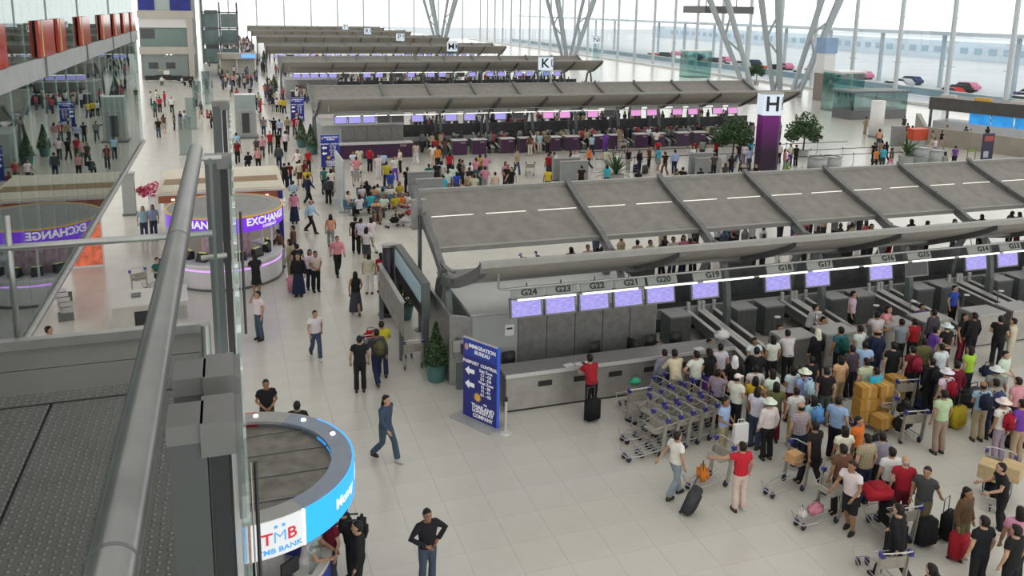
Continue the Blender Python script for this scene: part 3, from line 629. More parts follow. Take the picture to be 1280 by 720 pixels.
# stanchion before the desk, machine beside the sign
def stanchion(x, y, label, group=None):
    t = tag(empty('stanchion', (x, y, 0)), label, 'stanchion', group)
    MB().rings([(0, 0, 0, .17, .17), (0, 0, .04, .16, .16), (0, 0, .08, .05, .05)], 16).build('foot', RAILW, t); MB().tube([(0, 0, .05), (0, 0, .98)], .035, 10).build('pole', RAILW, t); MB().cyl(0, 0, .92, 1.02, .05, 10).build('head', BLACK, t)
    return t
p = gz(632, 541); stanchion(p.x, p.y, 'chrome barrier stanchion beside the blue passport sign')
p = gz(572, 492); t = tag(empty('pay_phone', (p.x+.15, p.y+.3, 0)), 'small grey phone post behind the blue passport sign', 'phone')
MB().box(-.1, .1, -.08, .08, 0, 1.0).build('post', GSTEEL, t); MB().extr([(-.25, .95), (.15, 1.1), (.15, 1.5), (.08, 1.5), (.05, 1.15), (-.25, 1.0)], 'x', -.2, .2).build('desk', STEEL, t); MB().box(.05, .14, -.05, .0, 1.1, 1.4).build('handset', BLACK, t)

# =================================================================== PLANTS
def leaf_cloud(n, fn, size, seed):
    r = random.Random(seed); mb = MB()
    for i in range(n):
        c = Vector(fn(r)); d = Vector((r.uniform(-1, 1), r.uniform(-1, 1), r.uniform(-.5, 1))).normalized(); a = d.cross(Vector((r.uniform(-1, 1), r.uniform(-1, 1), .3))).normalized()
        s = size*r.uniform(.7, 1.3); mb.poly([c-d*s, c+a*s*.4, c+d*s, c-a*s*.4])
    return mb
def conef(h, r0, z0):
    def f(r):
        t = r.random()**1.4; rad = r0*(1-t)*(r.random()**.35)+.02; a = r.uniform(0, 6.283); return (rad*math.cos(a), rad*math.sin(a), z0+t*h)
    return f
cone_me = leaf_cloud(1500, conef(1.35, .42, .52), .05, 3).mesh('foliage', LEAF, fix=False)
pot_me = MB().rings([(0, 0, 0, .24, .24), (0, 0, .05, .26, .26), (0, 0, .5, .33, .33), (0, 0, .52, .36, .36), (0, 0, .57, .36, .36), (0, 0, .55, .3, .3)], 20).mesh('pot', POT)
tr_me = MB().tube([(0, 0, .5), (0, 0, 1.7)], .03, 6).mesh('stem', TRUNK)
def cone_plant(x, y, label, s=1, group=None):
    t = tag(empty('potted_shrub', (x, y, 0)), label, 'plant', group); t.scale = (s, s, s)
    place('pot', pot_me, t); place('foliage', cone_me, t); place('stem', tr_me, t)
p = gz(545, 475); cone_plant(p.x, p.y, 'cone shaped shrub in teal pot before the lightbox board', 1.0)
p = gz(506, 398); cone_plant(p.x, p.y, 'cone shaped shrub in teal pot behind the lightbox board', 1.0)
for (x, y), l in (((389, 193), 'cone shaped potted shrub in front of the purple row end'), ((377, 184), 'cone shaped potted shrub behind the purple row end'), ((343, 116), 'leafy potted shrub by the K sign row end'), ((330, 78), 'leafy potted shrub by the M sign row end')):
    p = gz(x, y); cone_plant(p.x, p.y, l, 1.25)
def crownf(rx, rz, z0):
    def f(r):
        while 1:
            q = Vector((r.uniform(-1, 1), r.uniform(-1, 1), r.uniform(-1, 1)))
            if .25 < q.length < 1: return (q.x*rx, q.y*rx, z0+q.z*rz)
    return f
def lumpf(L):
    def f(r):
        x, y, z, q = r.choice(L); v_ = Vector((r.gauss(0, 1), r.gauss(0, 1), r.gauss(0, 1))).normalized()*q*(r.random()**.4); return (x+v_.x, y+v_.y, z+v_.z*.8)
    return f
crown_me = leaf_cloud(1900, lumpf([(0, 0, 2.9, .9), (.9, .2, 2.3, .8), (-.9, -.1, 2.2, .85), (.2, .8, 2.2, .8), (-.2, -.8, 2.1, .8), (.5, -.6, 1.7, .6), (-.7, .6, 1.6, .6)]), .14, 5).mesh('crown', LEAF, fix=False)
trunk_me = MB().tube([(0, 0, .4), (.05, 0, 1.2), (0, .05, 2.4)], [.07, .06, .04], 8).mesh('trunk', TRUNK); tub_me = MB().cyl(0, 0, 0, .55, .4, 18, .45).mesh('tub', WALLG)
for (x, y), l in (((915, 203), 'bushy indoor tree beside the letter H pillar in the queue'), ((1003, 196), 'bushy indoor tree behind the letter H pillar'), ((945, 105), 'small bushy tree by the far glass wall')):
    p = gz(x, y); t = tag(empty('indoor_tree', (p.x, p.y, 0)), l, 'tree'); place('crown', crown_me, t); place('trunk', trunk_me, t); place('tub', tub_me, t)
def palm(x, y, label, s=1.0):
    t = tag(empty('potted_palm', (x, y, 0)), label, 'plant'); t.scale = (s, s, s); r = random.Random(int(x*10))
    place('tub', tub_me, t)
    for i in range(26):
        a = r.uniform(0, 6.283); e = r.uniform(.25, 1.35); L = r.uniform(1.0, 1.7); mb = MB(); pts = []
        for k in range(5):
            q = k/4; rad = L*q*math.cos(e)*(1+.2*q); z = .55+L*(q*math.sin(e)-.35*q*q*math.cos(e)); pts.append(Vector((rad*math.cos(a), rad*math.sin(a), z)))
        n = Vector((-math.sin(a), math.cos(a), 0))
        for k in range(4):
            w0, w1 = .07*math.sin(math.pi*(k/4*.9+.1)), .07*math.sin(math.pi*((k+1)/4*.9+.1)); mb.poly([pts[k]-n*w0, pts[k]+n*w0, pts[k+1]+n*w1, pts[k+1]-n*w1])
        mb.build('frond', LEAF, t)
p = gz(757, 231); palm(p.x+.7, p.y, 'spiky potted palm beside the grey partitions in the queue', 1.25)
p = gz(1132, 206); palm(p.x, p.y, 'arching potted palm by the round grey planters', 1.3)
p = gz(1240, 160); palm(p.x, p.y, 'small potted palm by the shop parapet', 1.0)

# grey partitions and round planters behind the near canopy
def partition(px_, py_, w_, h_, label):
    p = gz(px_, py_); t = tag(empty('grey_partition', (p.x, p.y, 0)), label, 'partition')
    MB().box(-w_/2, w_/2, -.15, .15, .06, h_).build('panel', mat('partition_grey', (.25, .265, .265), .5, 0, .08, 3), t); MB().box(-w_/2-.03, w_/2+.03, -.18, .18, h_, h_+.05).build('cap', TRIM, t); MB().box(-w_/2, w_/2, -.12, .12, 0, .06).build('plinth', BLACK, t)
for q in ((537, 262, 1.5, 1.75, 'grey partition at the corner of the near canopy'), (526, 252, 1.5, 1.75, 'grey partition next to the seated travellers'), (717, 229, 1.9, 1.45, 'grey partition left of the spiky palm'), (707, 225, 1.9, 1.45, 'taller looking grey partition behind the palm partition'),
          (884, 219, 1.9, 1.2, 'grey partition before the letter H pillar'), (876, 216, 1.9, 1.4, 'grey partition in the queue by the bushy tree'), (1121, 182, 1.3, 1.7, 'dark grey partition by the bright wet looking floor')): partition(*q)
for px_, py_, r0, h_ in ((1148, 206, .75, 1.35), (1169, 207, .75, 1.2), (1021, 212, .7, .9), (1038, 211, .7, .9)):
    p = gz(px_, py_); t = tag(empty('round_planter', (p.x, p.y, 0)), 'round pale grey drum planter near the arching palm', 'planter', 'round drum planters')
    MB().cyl(0, 0, 0, h_, r0, 24).build('drum', mat('drum_grey', (.36, .38, .38), .4, 0, .05, 2), t, True); MB().arc(0, 0, r0-.08, r0+.03, 0, 360, h_, h_+.05, 24).build('rim', TRIM, t)

# =================================================================== PEOPLE
def solidify(mb, name, m, voxel, target, smooth=True):
    me = mb.mesh(name, m); o = bpy.data.objects.new(name, me); COL.objects.link(o)
    r = o.modifiers.new('r', 'REMESH'); r.mode = 'VOXEL'; r.voxel_size = voxel
    s_ = o.modifiers.new('s', 'SMOOTH'); s_.factor = .5; s_.iterations = 2
    d = o.modifiers.new('d', 'DECIMATE'); dg = bpy.context.evaluated_depsgraph_get()
    d.ratio = 1.0; n = None
    e = o.evaluated_get(dg); n = len(e.data.polygons)*2
    d.ratio = min(1, target/max(n, 1)); dg = bpy.context.evaluated_depsgraph_get()
    out = bpy.data.meshes.new_from_object(o.evaluated_get(dg)); bpy.data.objects.remove(o); bpy.data.meshes.remove(me)
    out.name = name; out.polygons.foreach_set('use_smooth', [True]*len(out.polygons)); out.materials.clear()
    for q in (m if isinstance(m, list) else [m]): out.materials.append(q)
    return out
SKIN = objmat('skin', .6); CLOTH = objmat('cloth', .85); STRIPE = objmat('striped_cloth', .85, 'stripe'); PLAID = objmat('plaid_cloth', .85, 'plaid'); HAIR = objmat('hair', .5)
EYE = mat('eye_dark', (.02, .015, .012), .3); LIP = mat('lip', (.30, .09, .08), .5)
def J(el, wr, er, wrr, kl, al, kr, ar, hz=.93, lean=0.0, dz=0.0):
    return dict(el=el, wl=wr, er=er, wr=wrr, kl=kl, al=al, kr=kr, ar=ar, hz=hz, lean=lean, dz=dz)
SK = ((.10, -.015, .5), (.105, .03, .09), (-.10, -.015, .5), (-.105, .03, .09))
RL = ((.255, .03, 1.14), (.26, -.05, .89)); RR = ((-.255, .03, 1.14), (-.26, -.05, .89))
POSES = {
 'stand': J(*RL, *RR, *SK),
 'hold': J((.25, .02, 1.14), (.07, -.24, 1.05), (-.25, .02, 1.14), (-.07, -.24, 1.03), *SK),
 'hip': J((.40, .03, 1.2), (.2, -.06, 1.04), (-.37, -.05, 1.2), (-.1, -.2, 1.06), *SK),
 'phone': J(*RL, (-.32, -.12, 1.24), (-.13, -.13, 1.5), *SK),
 'push': J((.25, -.1, 1.16), (.24, -.36, 1.06), (-.25, -.1, 1.16), (-.24, -.36, 1.06), (.1, -.06, .5), (.1, .02, .09), (-.1, .02, .5), (-.1, .18, .1), lean=.08),
 'counter': J((.26, -.2, 1.15), (.14, -.42, 1.1), (-.26, -.2, 1.15), (-.16, -.4, 1.12), *SK, lean=.13),
 'walk': J((.25, .12, 1.16), (.25, .14, .92), (-.25, -.09, 1.14), (-.24, -.26, .96), (.09, -.2, .53), (.08, -.30, .11), (-.09, .02, .5), (-.09, .33, .16), lean=.03),
 'walk2': J((.25, -.09, 1.14), (.24, -.26, .96), (-.25, .12, 1.16), (-.25, .14, .92), (.09, .02, .5), (.09, .33, .16), (-.09, -.2, .53), (-.08, -.30, .11), lean=.03),
 'pull': J((.25, .12, 1.14), (.27, .3, .95), *RR, (.09, -.14, .52), (.08, -.2, .1), (-.09, .02, .5), (-.09, .24, .13)),
 'point': J((.42, -.08, 1.33), (.62, -.2, 1.3), *RR, *SK),
 'sit': J((.26, .0, .74), (.14, -.3, .66), (-.26, 0, .74), (-.13, -.3, .66), (.12, -.44, .5), (.12, -.42, .09), (-.12, -.44, .5), (-.12, -.42, .09), hz=.5, dz=-.43),
}
def V(*a): return Vector(a)
def torso(p, e=0.0, z0=.86, z1=1.46, hem=False):
    # rings of the trunk: (z, rx, ry); dz lifts, lean pushes the upper body forward
    T = ((.84, .155, .105), (.92, .168, .118), (1.02, .150, .105), (1.12, .150, .104), (1.24, .172, .115), (1.34, .18, .112), (1.41, .165, .09), (1.455, .085, .07))
    rs = []
    for z, rx, ry in T:
        if z < z0-.03 or z > z1+.03: continue
        k = max(0, (z-.9)/.55); rs.append((0, -p['lean']*k, z+p['dz'], rx+e, ry+e))
    return rs
def arm(p, s, r=1.0, e=0.0, upto=1.0):
    k = max(0, (1.4-.9)/.55); sh = V(.172*s, -p['lean']*k, 1.395+p['dz']); el = V(*p['el' if s > 0 else 'er']); wr = V(*p['wl' if s > 0 else 'wr'])
    if p['lean'] and p['dz'] == 0: el = el+V(0, -p['lean']*.6, 0); wr = wr+V(0, -p['lean']*.6, 0)
    pts = [V(.11*s, sh.y, sh.z+.01), sh, (sh+el)/2, el, (el+wr)/2, wr]; rad = [.055, .058, .048, .040, .036, .026]
    rad = [q+e for q in rad]
    if upto < 1:
        cut = 2 if upto < .4 else 3; pts = pts[:cut+1]; rad = rad[:cut+1]; rad[-1] += .01
    return pts, rad
def leg(p, s, e=0.0, upto=2):
    hp = V(.085*s, 0, p['hz']-.02); kn = V(*p['kl' if s > 0 else 'kr']); an = V(*p['al' if s > 0 else 'ar'])
    pts = [hp, (hp*.6+kn*.4), kn, kn*.6+an*.4, an]; rad = [.092, .08, .058, .056, .04]
    if e: rad = [q+e for q in rad]; rad[3] += .008; rad[4] += .022
    return pts[:(5 if upto == 2 else 3)], rad[:(5 if upto == 2 else 3)]
def hand(mb, wr, el, s):
    d = (wr-el).normalized(); side = d.cross(V(0, 1, 0) if abs(d.y) < .8 else V(1, 0, 0)).normalized(); nrm = side.cross(d).normalized()
    pc = wr+d*.05
    mb.tube([wr-d*.01, pc, wr+d*.09], [.022, .032, .028], 8)
    for i, (o, L) in enumerate(((-.028, .062), (-.010, .074), (.009, .07), (.026, .055))):
        b = wr+d*.085+side*o; m_ = b+d*L*.55; t = m_+d*L*.35-nrm*L*.25; mb.tube([b, m_, t], [.0095, .009, .007], 5)
    b = wr+d*.03+side*-.028*s; m_ = b+d*.035+side*-.022*s; mb.tube([b, m_, m_+d*.03], [.011, .010, .008], 5)
def head_at(p): return V(0, -p['lean']*1.25-.012, 1.585+p['dz'])
def body_me(pn):
    p = POSES[pn]; mb = MB(); mb.rings(torso(p), 14)
    for s in (1, -1):
        a, r = arm(p, s); mb.tube(a, r, 10); a, r = leg(p, s); mb.tube(a, r, 10)
        an = V(*p['al' if s > 0 else 'ar']); mb.tube([an+V(0, .04, -.035), an+V(0, -.05, -.055), an+V(0, -.17, -.062)], [.04, .038, .028], 8)
    h = head_at(p); mb.tube([V(0, h.y+.012, h.z-.19), V(0, h.y+.01, h.z-.05)], [.056, .052], 10)
    mb.rings([(0, h.y-.012+o, h.z+z, rx, ry) for z, rx, ry, o in ((-.115, .03, .035, -.035), (-.095, .05, .06, -.02), (-.05, .065, .08, -.008), (0, .075, .092, 0), (.05, .077, .096, .004), (.09, .062, .08, .006), (.115, .03, .042, .006))], 16)
    mb.tube([(0, h.y-.092, h.z+.02), (0, h.y-.118, h.z-.028)], [.009, .016], 6)
    for s in (1, -1): mb.tube([(s*.074, h.y, h.z-.025), (s*.084, h.y+.008, h.z+.025)], .014, 6)
    me = solidify(mb, 'person', [SKIN, EYE, LIP], .0125, 2600)
    ex_ = MB()
    for s in (1, -1):
        el = V(*p['el' if s > 0 else 'er']); wr = V(*p['wl' if s > 0 else 'wr'])
        if p['lean'] and p['dz'] == 0: el = el+V(0, -p['lean']*.6, 0); wr = wr+V(0, -p['lean']*.6, 0)
        ex_.cur = 0; hand(ex_, wr, el, s)
        ex_.cur = 1; ex_.rings([(s*.03, h.y-.088, h.z+.008, .012, .006), (s*.03, h.y-.092, h.z+.016, .013, .007), (s*.03, h.y-.088, h.z+.024, .012, .006)], 6); ex_.box(s*.03-.017, s*.03+.017, h.y-.1, h.y-.09, h.z+.034, h.z+.041)
    ex_.cur = 2; ex_.tube([(-.024, h.y-.088, h.z-.06), (0, h.y-.098, h.z-.058), (.024, h.y-.088, h.z-.06)], .007, 6)
    e2 = ex_.mesh('x', [SKIN, EYE, LIP], True)
    bm = bmesh.new(); bm.from_mesh(me); bm.from_mesh(e2); bm.to_mesh(me); bm.free(); me.polygons.foreach_set('use_smooth', [True]*len(me.polygons))
    bpy.data.meshes.remove(e2); return me
def top_me(pn, kind):
    p = POSES[pn]; mb = MB(); e = {'tee': .022, 'long': .026, 'tank': .016}[kind]
    rs = torso(p, e, .88 if p['dz'] == 0 else .9); mb.rings(rs, 14)
    if kind != 'tank':
        for s in (1, -1):
            a, r = arm(p, s, 1, .016 if kind == 'tee' else .018, .35 if kind == 'tee' else 1.0)
            if kind == 'long': a[-1] = a[-1]*.92+a[-2]*.08; r[-1] += .008
            mb.tube(a, r, 10)
    return solidify(mb, 'top', CLOTH, .018, 900)
def bottom_me(pn, kind):
    p = POSES[pn]; mb = MB()
    if kind in ('trousers', 'shorts'):
        mb.rings([(0, 0, z+p['dz'], rx, ry) for z, rx, ry in ((.82, .15, .11), (.9, .178, .126), (1.0, .16, .112))], 14)
        for s in (1, -1):
            a, r = leg(p, s, .016, 2 if kind == 'trousers' else 1)
            if kind == 'shorts': r[-1] += .02
            mb.tube(a, r, 10)
    else:
        zb = .48 if kind == 'skirt' else .12; w_ = .2 if kind == 'skirt' else .25
        c = (V(*p['kl'])+V(*p['kr']))/2
        mb.rings([(0, c.y*.5, zb, w_+.02, .19), (0, c.y*.3, (zb+.95)/2, w_-.02, .16), (0, 0, .9, .178, .13), (0, 0, 1.0, .152, .108)], 16)
    return solidify(mb, 'bottom', CLOTH, .018, 900)
def hair_me(kind):
    mb = MB()
    cap = [(0, .018, -.06, .070, .070), (0, .016, -.01, .082, .086), (0, .014, .04, .088, .098), (0, .008, .085, .076, .092), (0, .008, .118, .048, .06), (0, .008, .132, .012, .015)]
    if kind in ('short', 'long', 'pony', 'bob'):
        # the crown cap sits back from the face
        mb.rings([(x, y+.016, z, rx, ry*.93) for x, y, z, rx, ry in cap], 14)
        mb.rings([(0, .01, .055, .082, .098), (0, .006, .1, .068, .084), (0, .006, .13, .02, .03)], 14)
        if kind == 'long': mb.rings([(0, .085, -.32, .075, .02), (0, .09, -.2, .1, .03), (0, .075, -.05, .1, .045), (0, .04, .05, .085, .06)], 12)
        if kind == 'bob': mb.rings([(0, .045, -.14, .09, .06), (0, .04, -.04, .096, .07), (0, .03, .05, .09, .08)], 12)
        if kind == 'pony': mb.tube([(0, .09, .06), (0, .14, .0), (0, .13, -.16)], [.035, .04, .015], 8)
        return mb.mesh('hair', HAIR, True)
    if kind == 'bald':
        mb.rings([(0, .035, -.05, .070, .062), (0, .032, 0, .083, .072), (0, .03, .04, .082, .072)], 14); return mb.mesh('hair', HAIR, True)
    if kind == 'hat':
        mb.rings([(0, 0, .035, .19, .2), (0, 0, .05, .185, .195), (0, 0, .055, .1, .112), (0, 0, .11, .092, .104), (0, 0, .145, .07, .08), (0, 0, .15, .02, .02)], 18); return mb.mesh('hat', CLOTH, True)
    if kind == 'cap':
        mb.rings([(0, .0, .03, .09, .105), (0, 0, .09, .082, .095), (0, 0, .13, .045, .05), (0, 0, .137, .01, .01)], 14); mb.box(-.07, .07, -.19, -.08, .035, .047); return mb.mesh('cap', CLOTH, True)
    if kind == 'veil':
        mb.rings([(0, .02, -.3, .2, .13), (0, .03, -.15, .12, .11), (0, .02, 0, .095, .1), (0, .015, .08, .085, .095), (0, .01, .13, .03, .03)], 14); return mb.mesh('veil', CLOTH, True)
shoe_me = MB().rings([(0, -.055, .0, .045, .135), (0, -.055, .025, .046, .138), (0, -.05, .06, .042, .12), (0, -.01, .09, .036, .06)], 12).mesh('shoe', CLOTH, True)
CACHE = {}
def cached(k, f, *a):
    if k not in CACHE: CACHE[k] = f(*a)
    return CACHE[k]
CN = {'W': ('white', (.66, .66, .65)), 'K': ('black', (.014, .014, .016)), 'N': ('navy', (.018, .025, .06)), 'J': ('denim blue', (.05, .075, .12)), 'R': ('red', (.36, .016, .028)), 'P': ('pink', (.62, .25, .32)), 'G': ('grey', (.27, .27, .28)),
      'T': ('khaki', (.33, .28, .19)), 'Y': ('yellow', (.52, .40, .03)), 'O': ('orange', (.62, .20, .03)), 'U': ('purple', (.13, .05, .32)), 'L': ('light blue', (.33, .48, .66)), 'E': ('green', (.10, .30, .05)), 'C': ('cyan', (.04, .38, .52)),
      'M': ('maroon', (.15, .012, .025)), 'D': ('dark grey', (.055, .057, .062)), 'I': ('ivory', (.55, .49, .38)), 'V': ('olive', (.12, .11, .05)), 'B': ('bright blue', (.04, .09, .42)), 'Q': ('peach', (.66, .36, .22)), 'F': ('teal', (.03, .14, .13)),
      'Z': ('brown', (.12, .06, .035)), 'H': ('lime', (.32, .58, .06)), 'S': ('pale green', (.48, .54, .34))}
TK = {'t': ('tee', 'tee'), 'l': ('long', 'long sleeves'), 's': ('tank', 'vest')}
BK = {'t': ('trousers', 'trousers'), 's': ('shorts', 'shorts'), 'k': ('skirt', 'skirt'), 'd': ('dress', 'long skirt')}
HK = {'s': 'short', 'l': 'long', 'b': 'bob', 'p': 'pony', 'h': 'hat', 'c': 'cap', 'x': 'bald', 'v': 'veil'}
ZONE = {'g': 'in grey desk crowd', 'c': 'in the corridor', 'h': 'in purple queue', 'r': 'behind nearest canopy', 'e': 'near round planters', 'l': 'before the pale block', 'u': 'on far corridor', 'd': 'behind grey desks', 'x': 'at exchange booth', 'b': 'at bank booth', 's': 'on waiting seats'}
PV = {'stand': 'standing', 'hold': 'holding something', 'hip': 'hands at waist', 'phone': 'hand raised to head', 'push': 'pushing', 'counter': 'leaning forward', 'walk': 'walking', 'walk2': 'walking', 'pull': 'pulling luggage', 'point': 'arm stretched out', 'sit': 'sitting'}
SKINS = [(.42, .25, .16), (.36, .20, .12), (.48, .30, .20), (.30, .16, .09), (.52, .34, .25)]
PEOPLE = []
def person(hx, hy, pose, yaw, code, zone, hair='s', extra='', hcol=None, scale=None, pat=None, detail=True, at=None):
    # code: top colour, top kind, bottom colour, bottom kind
    r = random.Random(int(hx*31+hy*17)); sc = scale or r.uniform(.95, 1.04)
    hz = (1.70+POSES[pose]['dz'])*sc
    p = gz(hx, hy, hz) if at is None else Vector((*at, 0))
    o = bpy.data.objects.new('person', cached(('b', pose), body_me, pose)); COL.objects.link(o)
    o.location = (p.x, p.y, 0); o.rotation_euler = (0, 0, math.radians(yaw)); o.scale = (sc, sc, sc)
    o.color = (*r.choice(SKINS), 1)
    tn, tc_ = CN[code[0]]; bn, bc = CN[code[2]]; tk, tl = TK[code[1]]; bk, bl = BK[code[3]]
    def kid(nm, me, c, l=(0, 0, 0)):
        q = bpy.data.objects.new(nm, me); COL.objects.link(q); q.parent = o; q.location = l; q.color = (*[v_*r.uniform(.85, 1.12) for v_ in c], 1); return q
    a = kid('shirt' if bk != 'dress' else 'bodice', cached(('t', pose, tk), top_me, pose, tk), tc_)
    if pat:
        a.data = cached(('tp', pose, tk, pat), lambda: cached(('t', pose, tk), top_me, pose, tk).copy()); a.data.materials[0] = STRIPE if pat == 'stripe' else PLAID
    kid(bk if bk != 'dress' else 'long_skirt', cached(('m', pose, bk), bottom_me, pose, bk), bc)
    hk = HK[hair]; hp = head_at(POSES[pose]); hc = hcol or ((.014, .011, .010) if hk not in ('hat', 'cap', 'veil') else (.68, .67, .63))
    kid('hair' if hk not in ('hat', 'cap', 'veil') else hk, cached(('h', hk), hair_me, hk), hc, hp)
    if hk in ('hat', 'cap'): kid('hair', cached(('h', 'bald'), hair_me, 'bald'), (.014, .011, .01), hp)
    if detail:
        for s in ('al', 'ar'):
            v_ = POSES[pose][s]; kid('shoe', shoe_me, (.03, .028, .026) if r.random() < .75 else (.5, .5, .48), (v_[0], v_[1]+.0, v_[2]-.09))
    ht = {'hat': ', pale hat', 'cap': ', cap', 'veil': ', veil', 'long': ', long hair', 'bob': '', 'pony': ', ponytail', 'bald': '', 'short': ''}[hk]
    lab = 'person in %s%s %s, %s %s%s, %s %s' % ({'stripe': 'striped ', 'plaid': 'checked ', None: ''}[pat], tn, tl, bn, bl, ht, extra or PV[pose], ZONE[zone])
    o['near_colour'] = tn
    for a_, b_ in ((ht, ''), ('holding something', 'hands together'), ('hand raised to head', 'hand raised')):
        if len(lab.split()) > 13 and a_: lab = lab.replace(a_, b_)
    o['label'] = lab; o['category'] = 'person'; PEOPLE.append(o)
    return o

# ---- corridor, near
near_c = [
 (481, 494, 'walk', 40, 'JlJt', 'c', 'l', 'striding'), (534, 637, 'hip', 10, 'KlJt', 'c', 's'), (393, 388, 'walk', 8, 'WtJt', 'c', 's'), (449, 420, 'stand', 175, 'KtKt', 'c', 's'), (471, 412, 'walk2', 190, 'DlNt', 'c', 's'),
 (477, 403, 'push', 175, 'YtNt', 'c', 's'), (444, 340, 'walk', 180, 'KsDd', 'c', 'b'), (421, 295, 'walk2', 5, 'PlKt', 'c', 's'), (394, 314, 'hold', 20, 'ItKt', 'c', 's'), (387, 312, 'stand', 10, 'WtNt', 'c', 'b'), (372, 317, 'stand', -15, 'KlNd', 'c', 'l'),
 (461, 316, 'stand', 160, 'ItWt', 'c', 'b'), (476, 316, 'stand', -160, 'RtWs', 'c', 'l'), (413, 268, 'walk', 178, 'QsGt', 'c', 'l'), (387, 250, 'walk2', 60, 'LlKt', 'c', 'x'), (367, 240, 'stand', 0, 'PtNd', 'c', 's'), (366, 226, 'hold', 170, 'LtNt', 'c', 's'),
 (384, 219, 'walk', 120, 'NlKt', 'c', 's'), (410, 221, 'stand', 180, 'DlKt', 'c', 's'), (405, 209, 'stand', 150, 'FtNt', 'c', 's'), (413, 211, 'hold', 190, 'WtDt', 'c', 'b'), (444, 271, 'stand', 170, 'KtKt', 'c', 's'), (451, 273, 'stand', 160, 'WtKt', 'c', 's'),
 (458, 284, 'stand', 150, 'WtDk', 'c', 'l'), (464, 272, 'walk', 200, 'WtWt', 'c', 'b'), (322, 364, 'phone', -60, 'WtJt', 'c', 's'), (332, 475, 'hold', 5, 'KtDt', 'c', 's'), (371, 502, 'stand', 170, 'KtKt', 'c', 's'),
 (352, 287, 'counter', -110, 'ZlGt', 'x', 's'), (366, 282, 'stand', -100, 'ZlNt', 'x', 's'), (362, 299, 'stand', -120, 'TlTt', 'x', 'b'), (319, 319, 'counter', 190, 'KtKk', 'x', 'l'), (371, 305, 'stand', -160, 'KtDt', 'x', 's'),
 (380, 655, 'counter', 70, 'WtDk', 'b', 'l'), (438, 633, 'counter', -110, 'KtKt', 'b', 's'), (411, 640, 'stand', -60, 'MtDt', 'b', 'b'), (447, 652, 'stand', -100, 'KlKt', 'b', 's')]
for q in near_c: person(*q)
# ---- corridor, upper part
up = [(295, 166, 'stand', 180, 'LtNt'), (310, 190, 'sit', 190, 'KlKt'), (320, 172, 'walk', 20, 'DtKt'), (327, 170, 'stand', 0, 'PtDt'), (337, 164, 'stand', 10, 'RtDt'), (347, 165, 'walk', 190, 'KtKt'), (356, 164, 'walk', 170, 'WtKt'), (348, 181, 'stand', 180, 'DlNt'),
 (329, 146, 'walk', 0, 'GtJt'), (342, 147, 'stand', 180, 'KtKt'), (349, 149, 'stand', 175, 'LtNt'), (359, 146, 'walk2', 180, 'TtDt'), (368, 145, 'stand', 170, 'RtDt'), (373, 146, 'stand', 200, 'PtWt'), (325, 123, 'push', 90, 'RtRt'), (319, 119, 'walk', 180, 'DtKt'), (341, 121, 'stand', 180, 'NtGt'),
 (346, 122, 'stand', 180, 'WtKt'), (351, 122, 'stand', 180, 'YtKt'), (355, 123, 'walk', 190, 'YtNt'), (372, 187, 'walk', -60, 'WtKt'), (385, 187, 'stand', 10, 'RtKt'), (381, 200, 'stand', 40, 'MtDt'), (374, 200, 'walk', 180, 'WtZk'), (384, 210, 'walk', -30, 'YtNt'), (355, 204, 'stand', 180, 'KtKt'), (361, 203, 'stand', 180, 'MtNt'),
 (291, 93, 'stand', 0, 'PtKt'), (297, 92, 'walk', 180, 'WtGt'), (303, 92, 'walk', 180, 'WtGt'), (314, 92, 'walk', 0, 'PtDt'), (312, 108, 'walk', 0, 'DtGt'), (331, 104, 'walk', 180, 'KtGt'), (337, 114, 'stand', 180, 'KtDt'), (338, 108, 'walk', 0, 'DtNt'), (347, 112, 'walk', 0, 'WtWt'), (296, 176, 'stand', 10, 'MtKt'), (322, 184, 'stand', 0, 'PtKt')]
for hx, hy, ps_, yw, cd in up: person(hx, hy, ps_, yw, cd, 'u', 's' if rng.random() < .6 else 'b', detail=hy > 140)
# ---- left area
lf = [(197, 148, 'stand', 0, 'KtJt'), (204, 143, 'stand', 150, 'ZtGk'), (217, 141, 'stand', 90, 'DtKt'), (225, 139, 'stand', 60, 'NtKt'), (230, 138, 'stand', -60, 'WtKt'), (214, 121, 'stand', 0, 'WtKt'), (195, 112, 'hold', 90, 'WtGt'), (205, 114, 'stand', -90, 'RlDt'), (199, 121, 'push', 180, 'RtKt'), (188, 114, 'stand', 90, 'WtDt'), (193, 126, 'stand', 180, 'FtDt'),
 (251, 127, 'walk', -60, 'DtZk'), (259, 137, 'sit', 90, 'RtKt'), (263, 138, 'stand', -90, 'KtKt'), (202, 95, 'sit', 0, 'WtKt'), (278, 93, 'stand', 0, 'KlKt'), (227, 96, 'sit', 60, 'WtKt'), (238, 98, 'sit', 0, 'KlKt')]
for hx, hy, ps_, yw, cd in lf: person(hx, hy, ps_, yw, cd, 'l', rng.choice('ssbl'), detail=False)
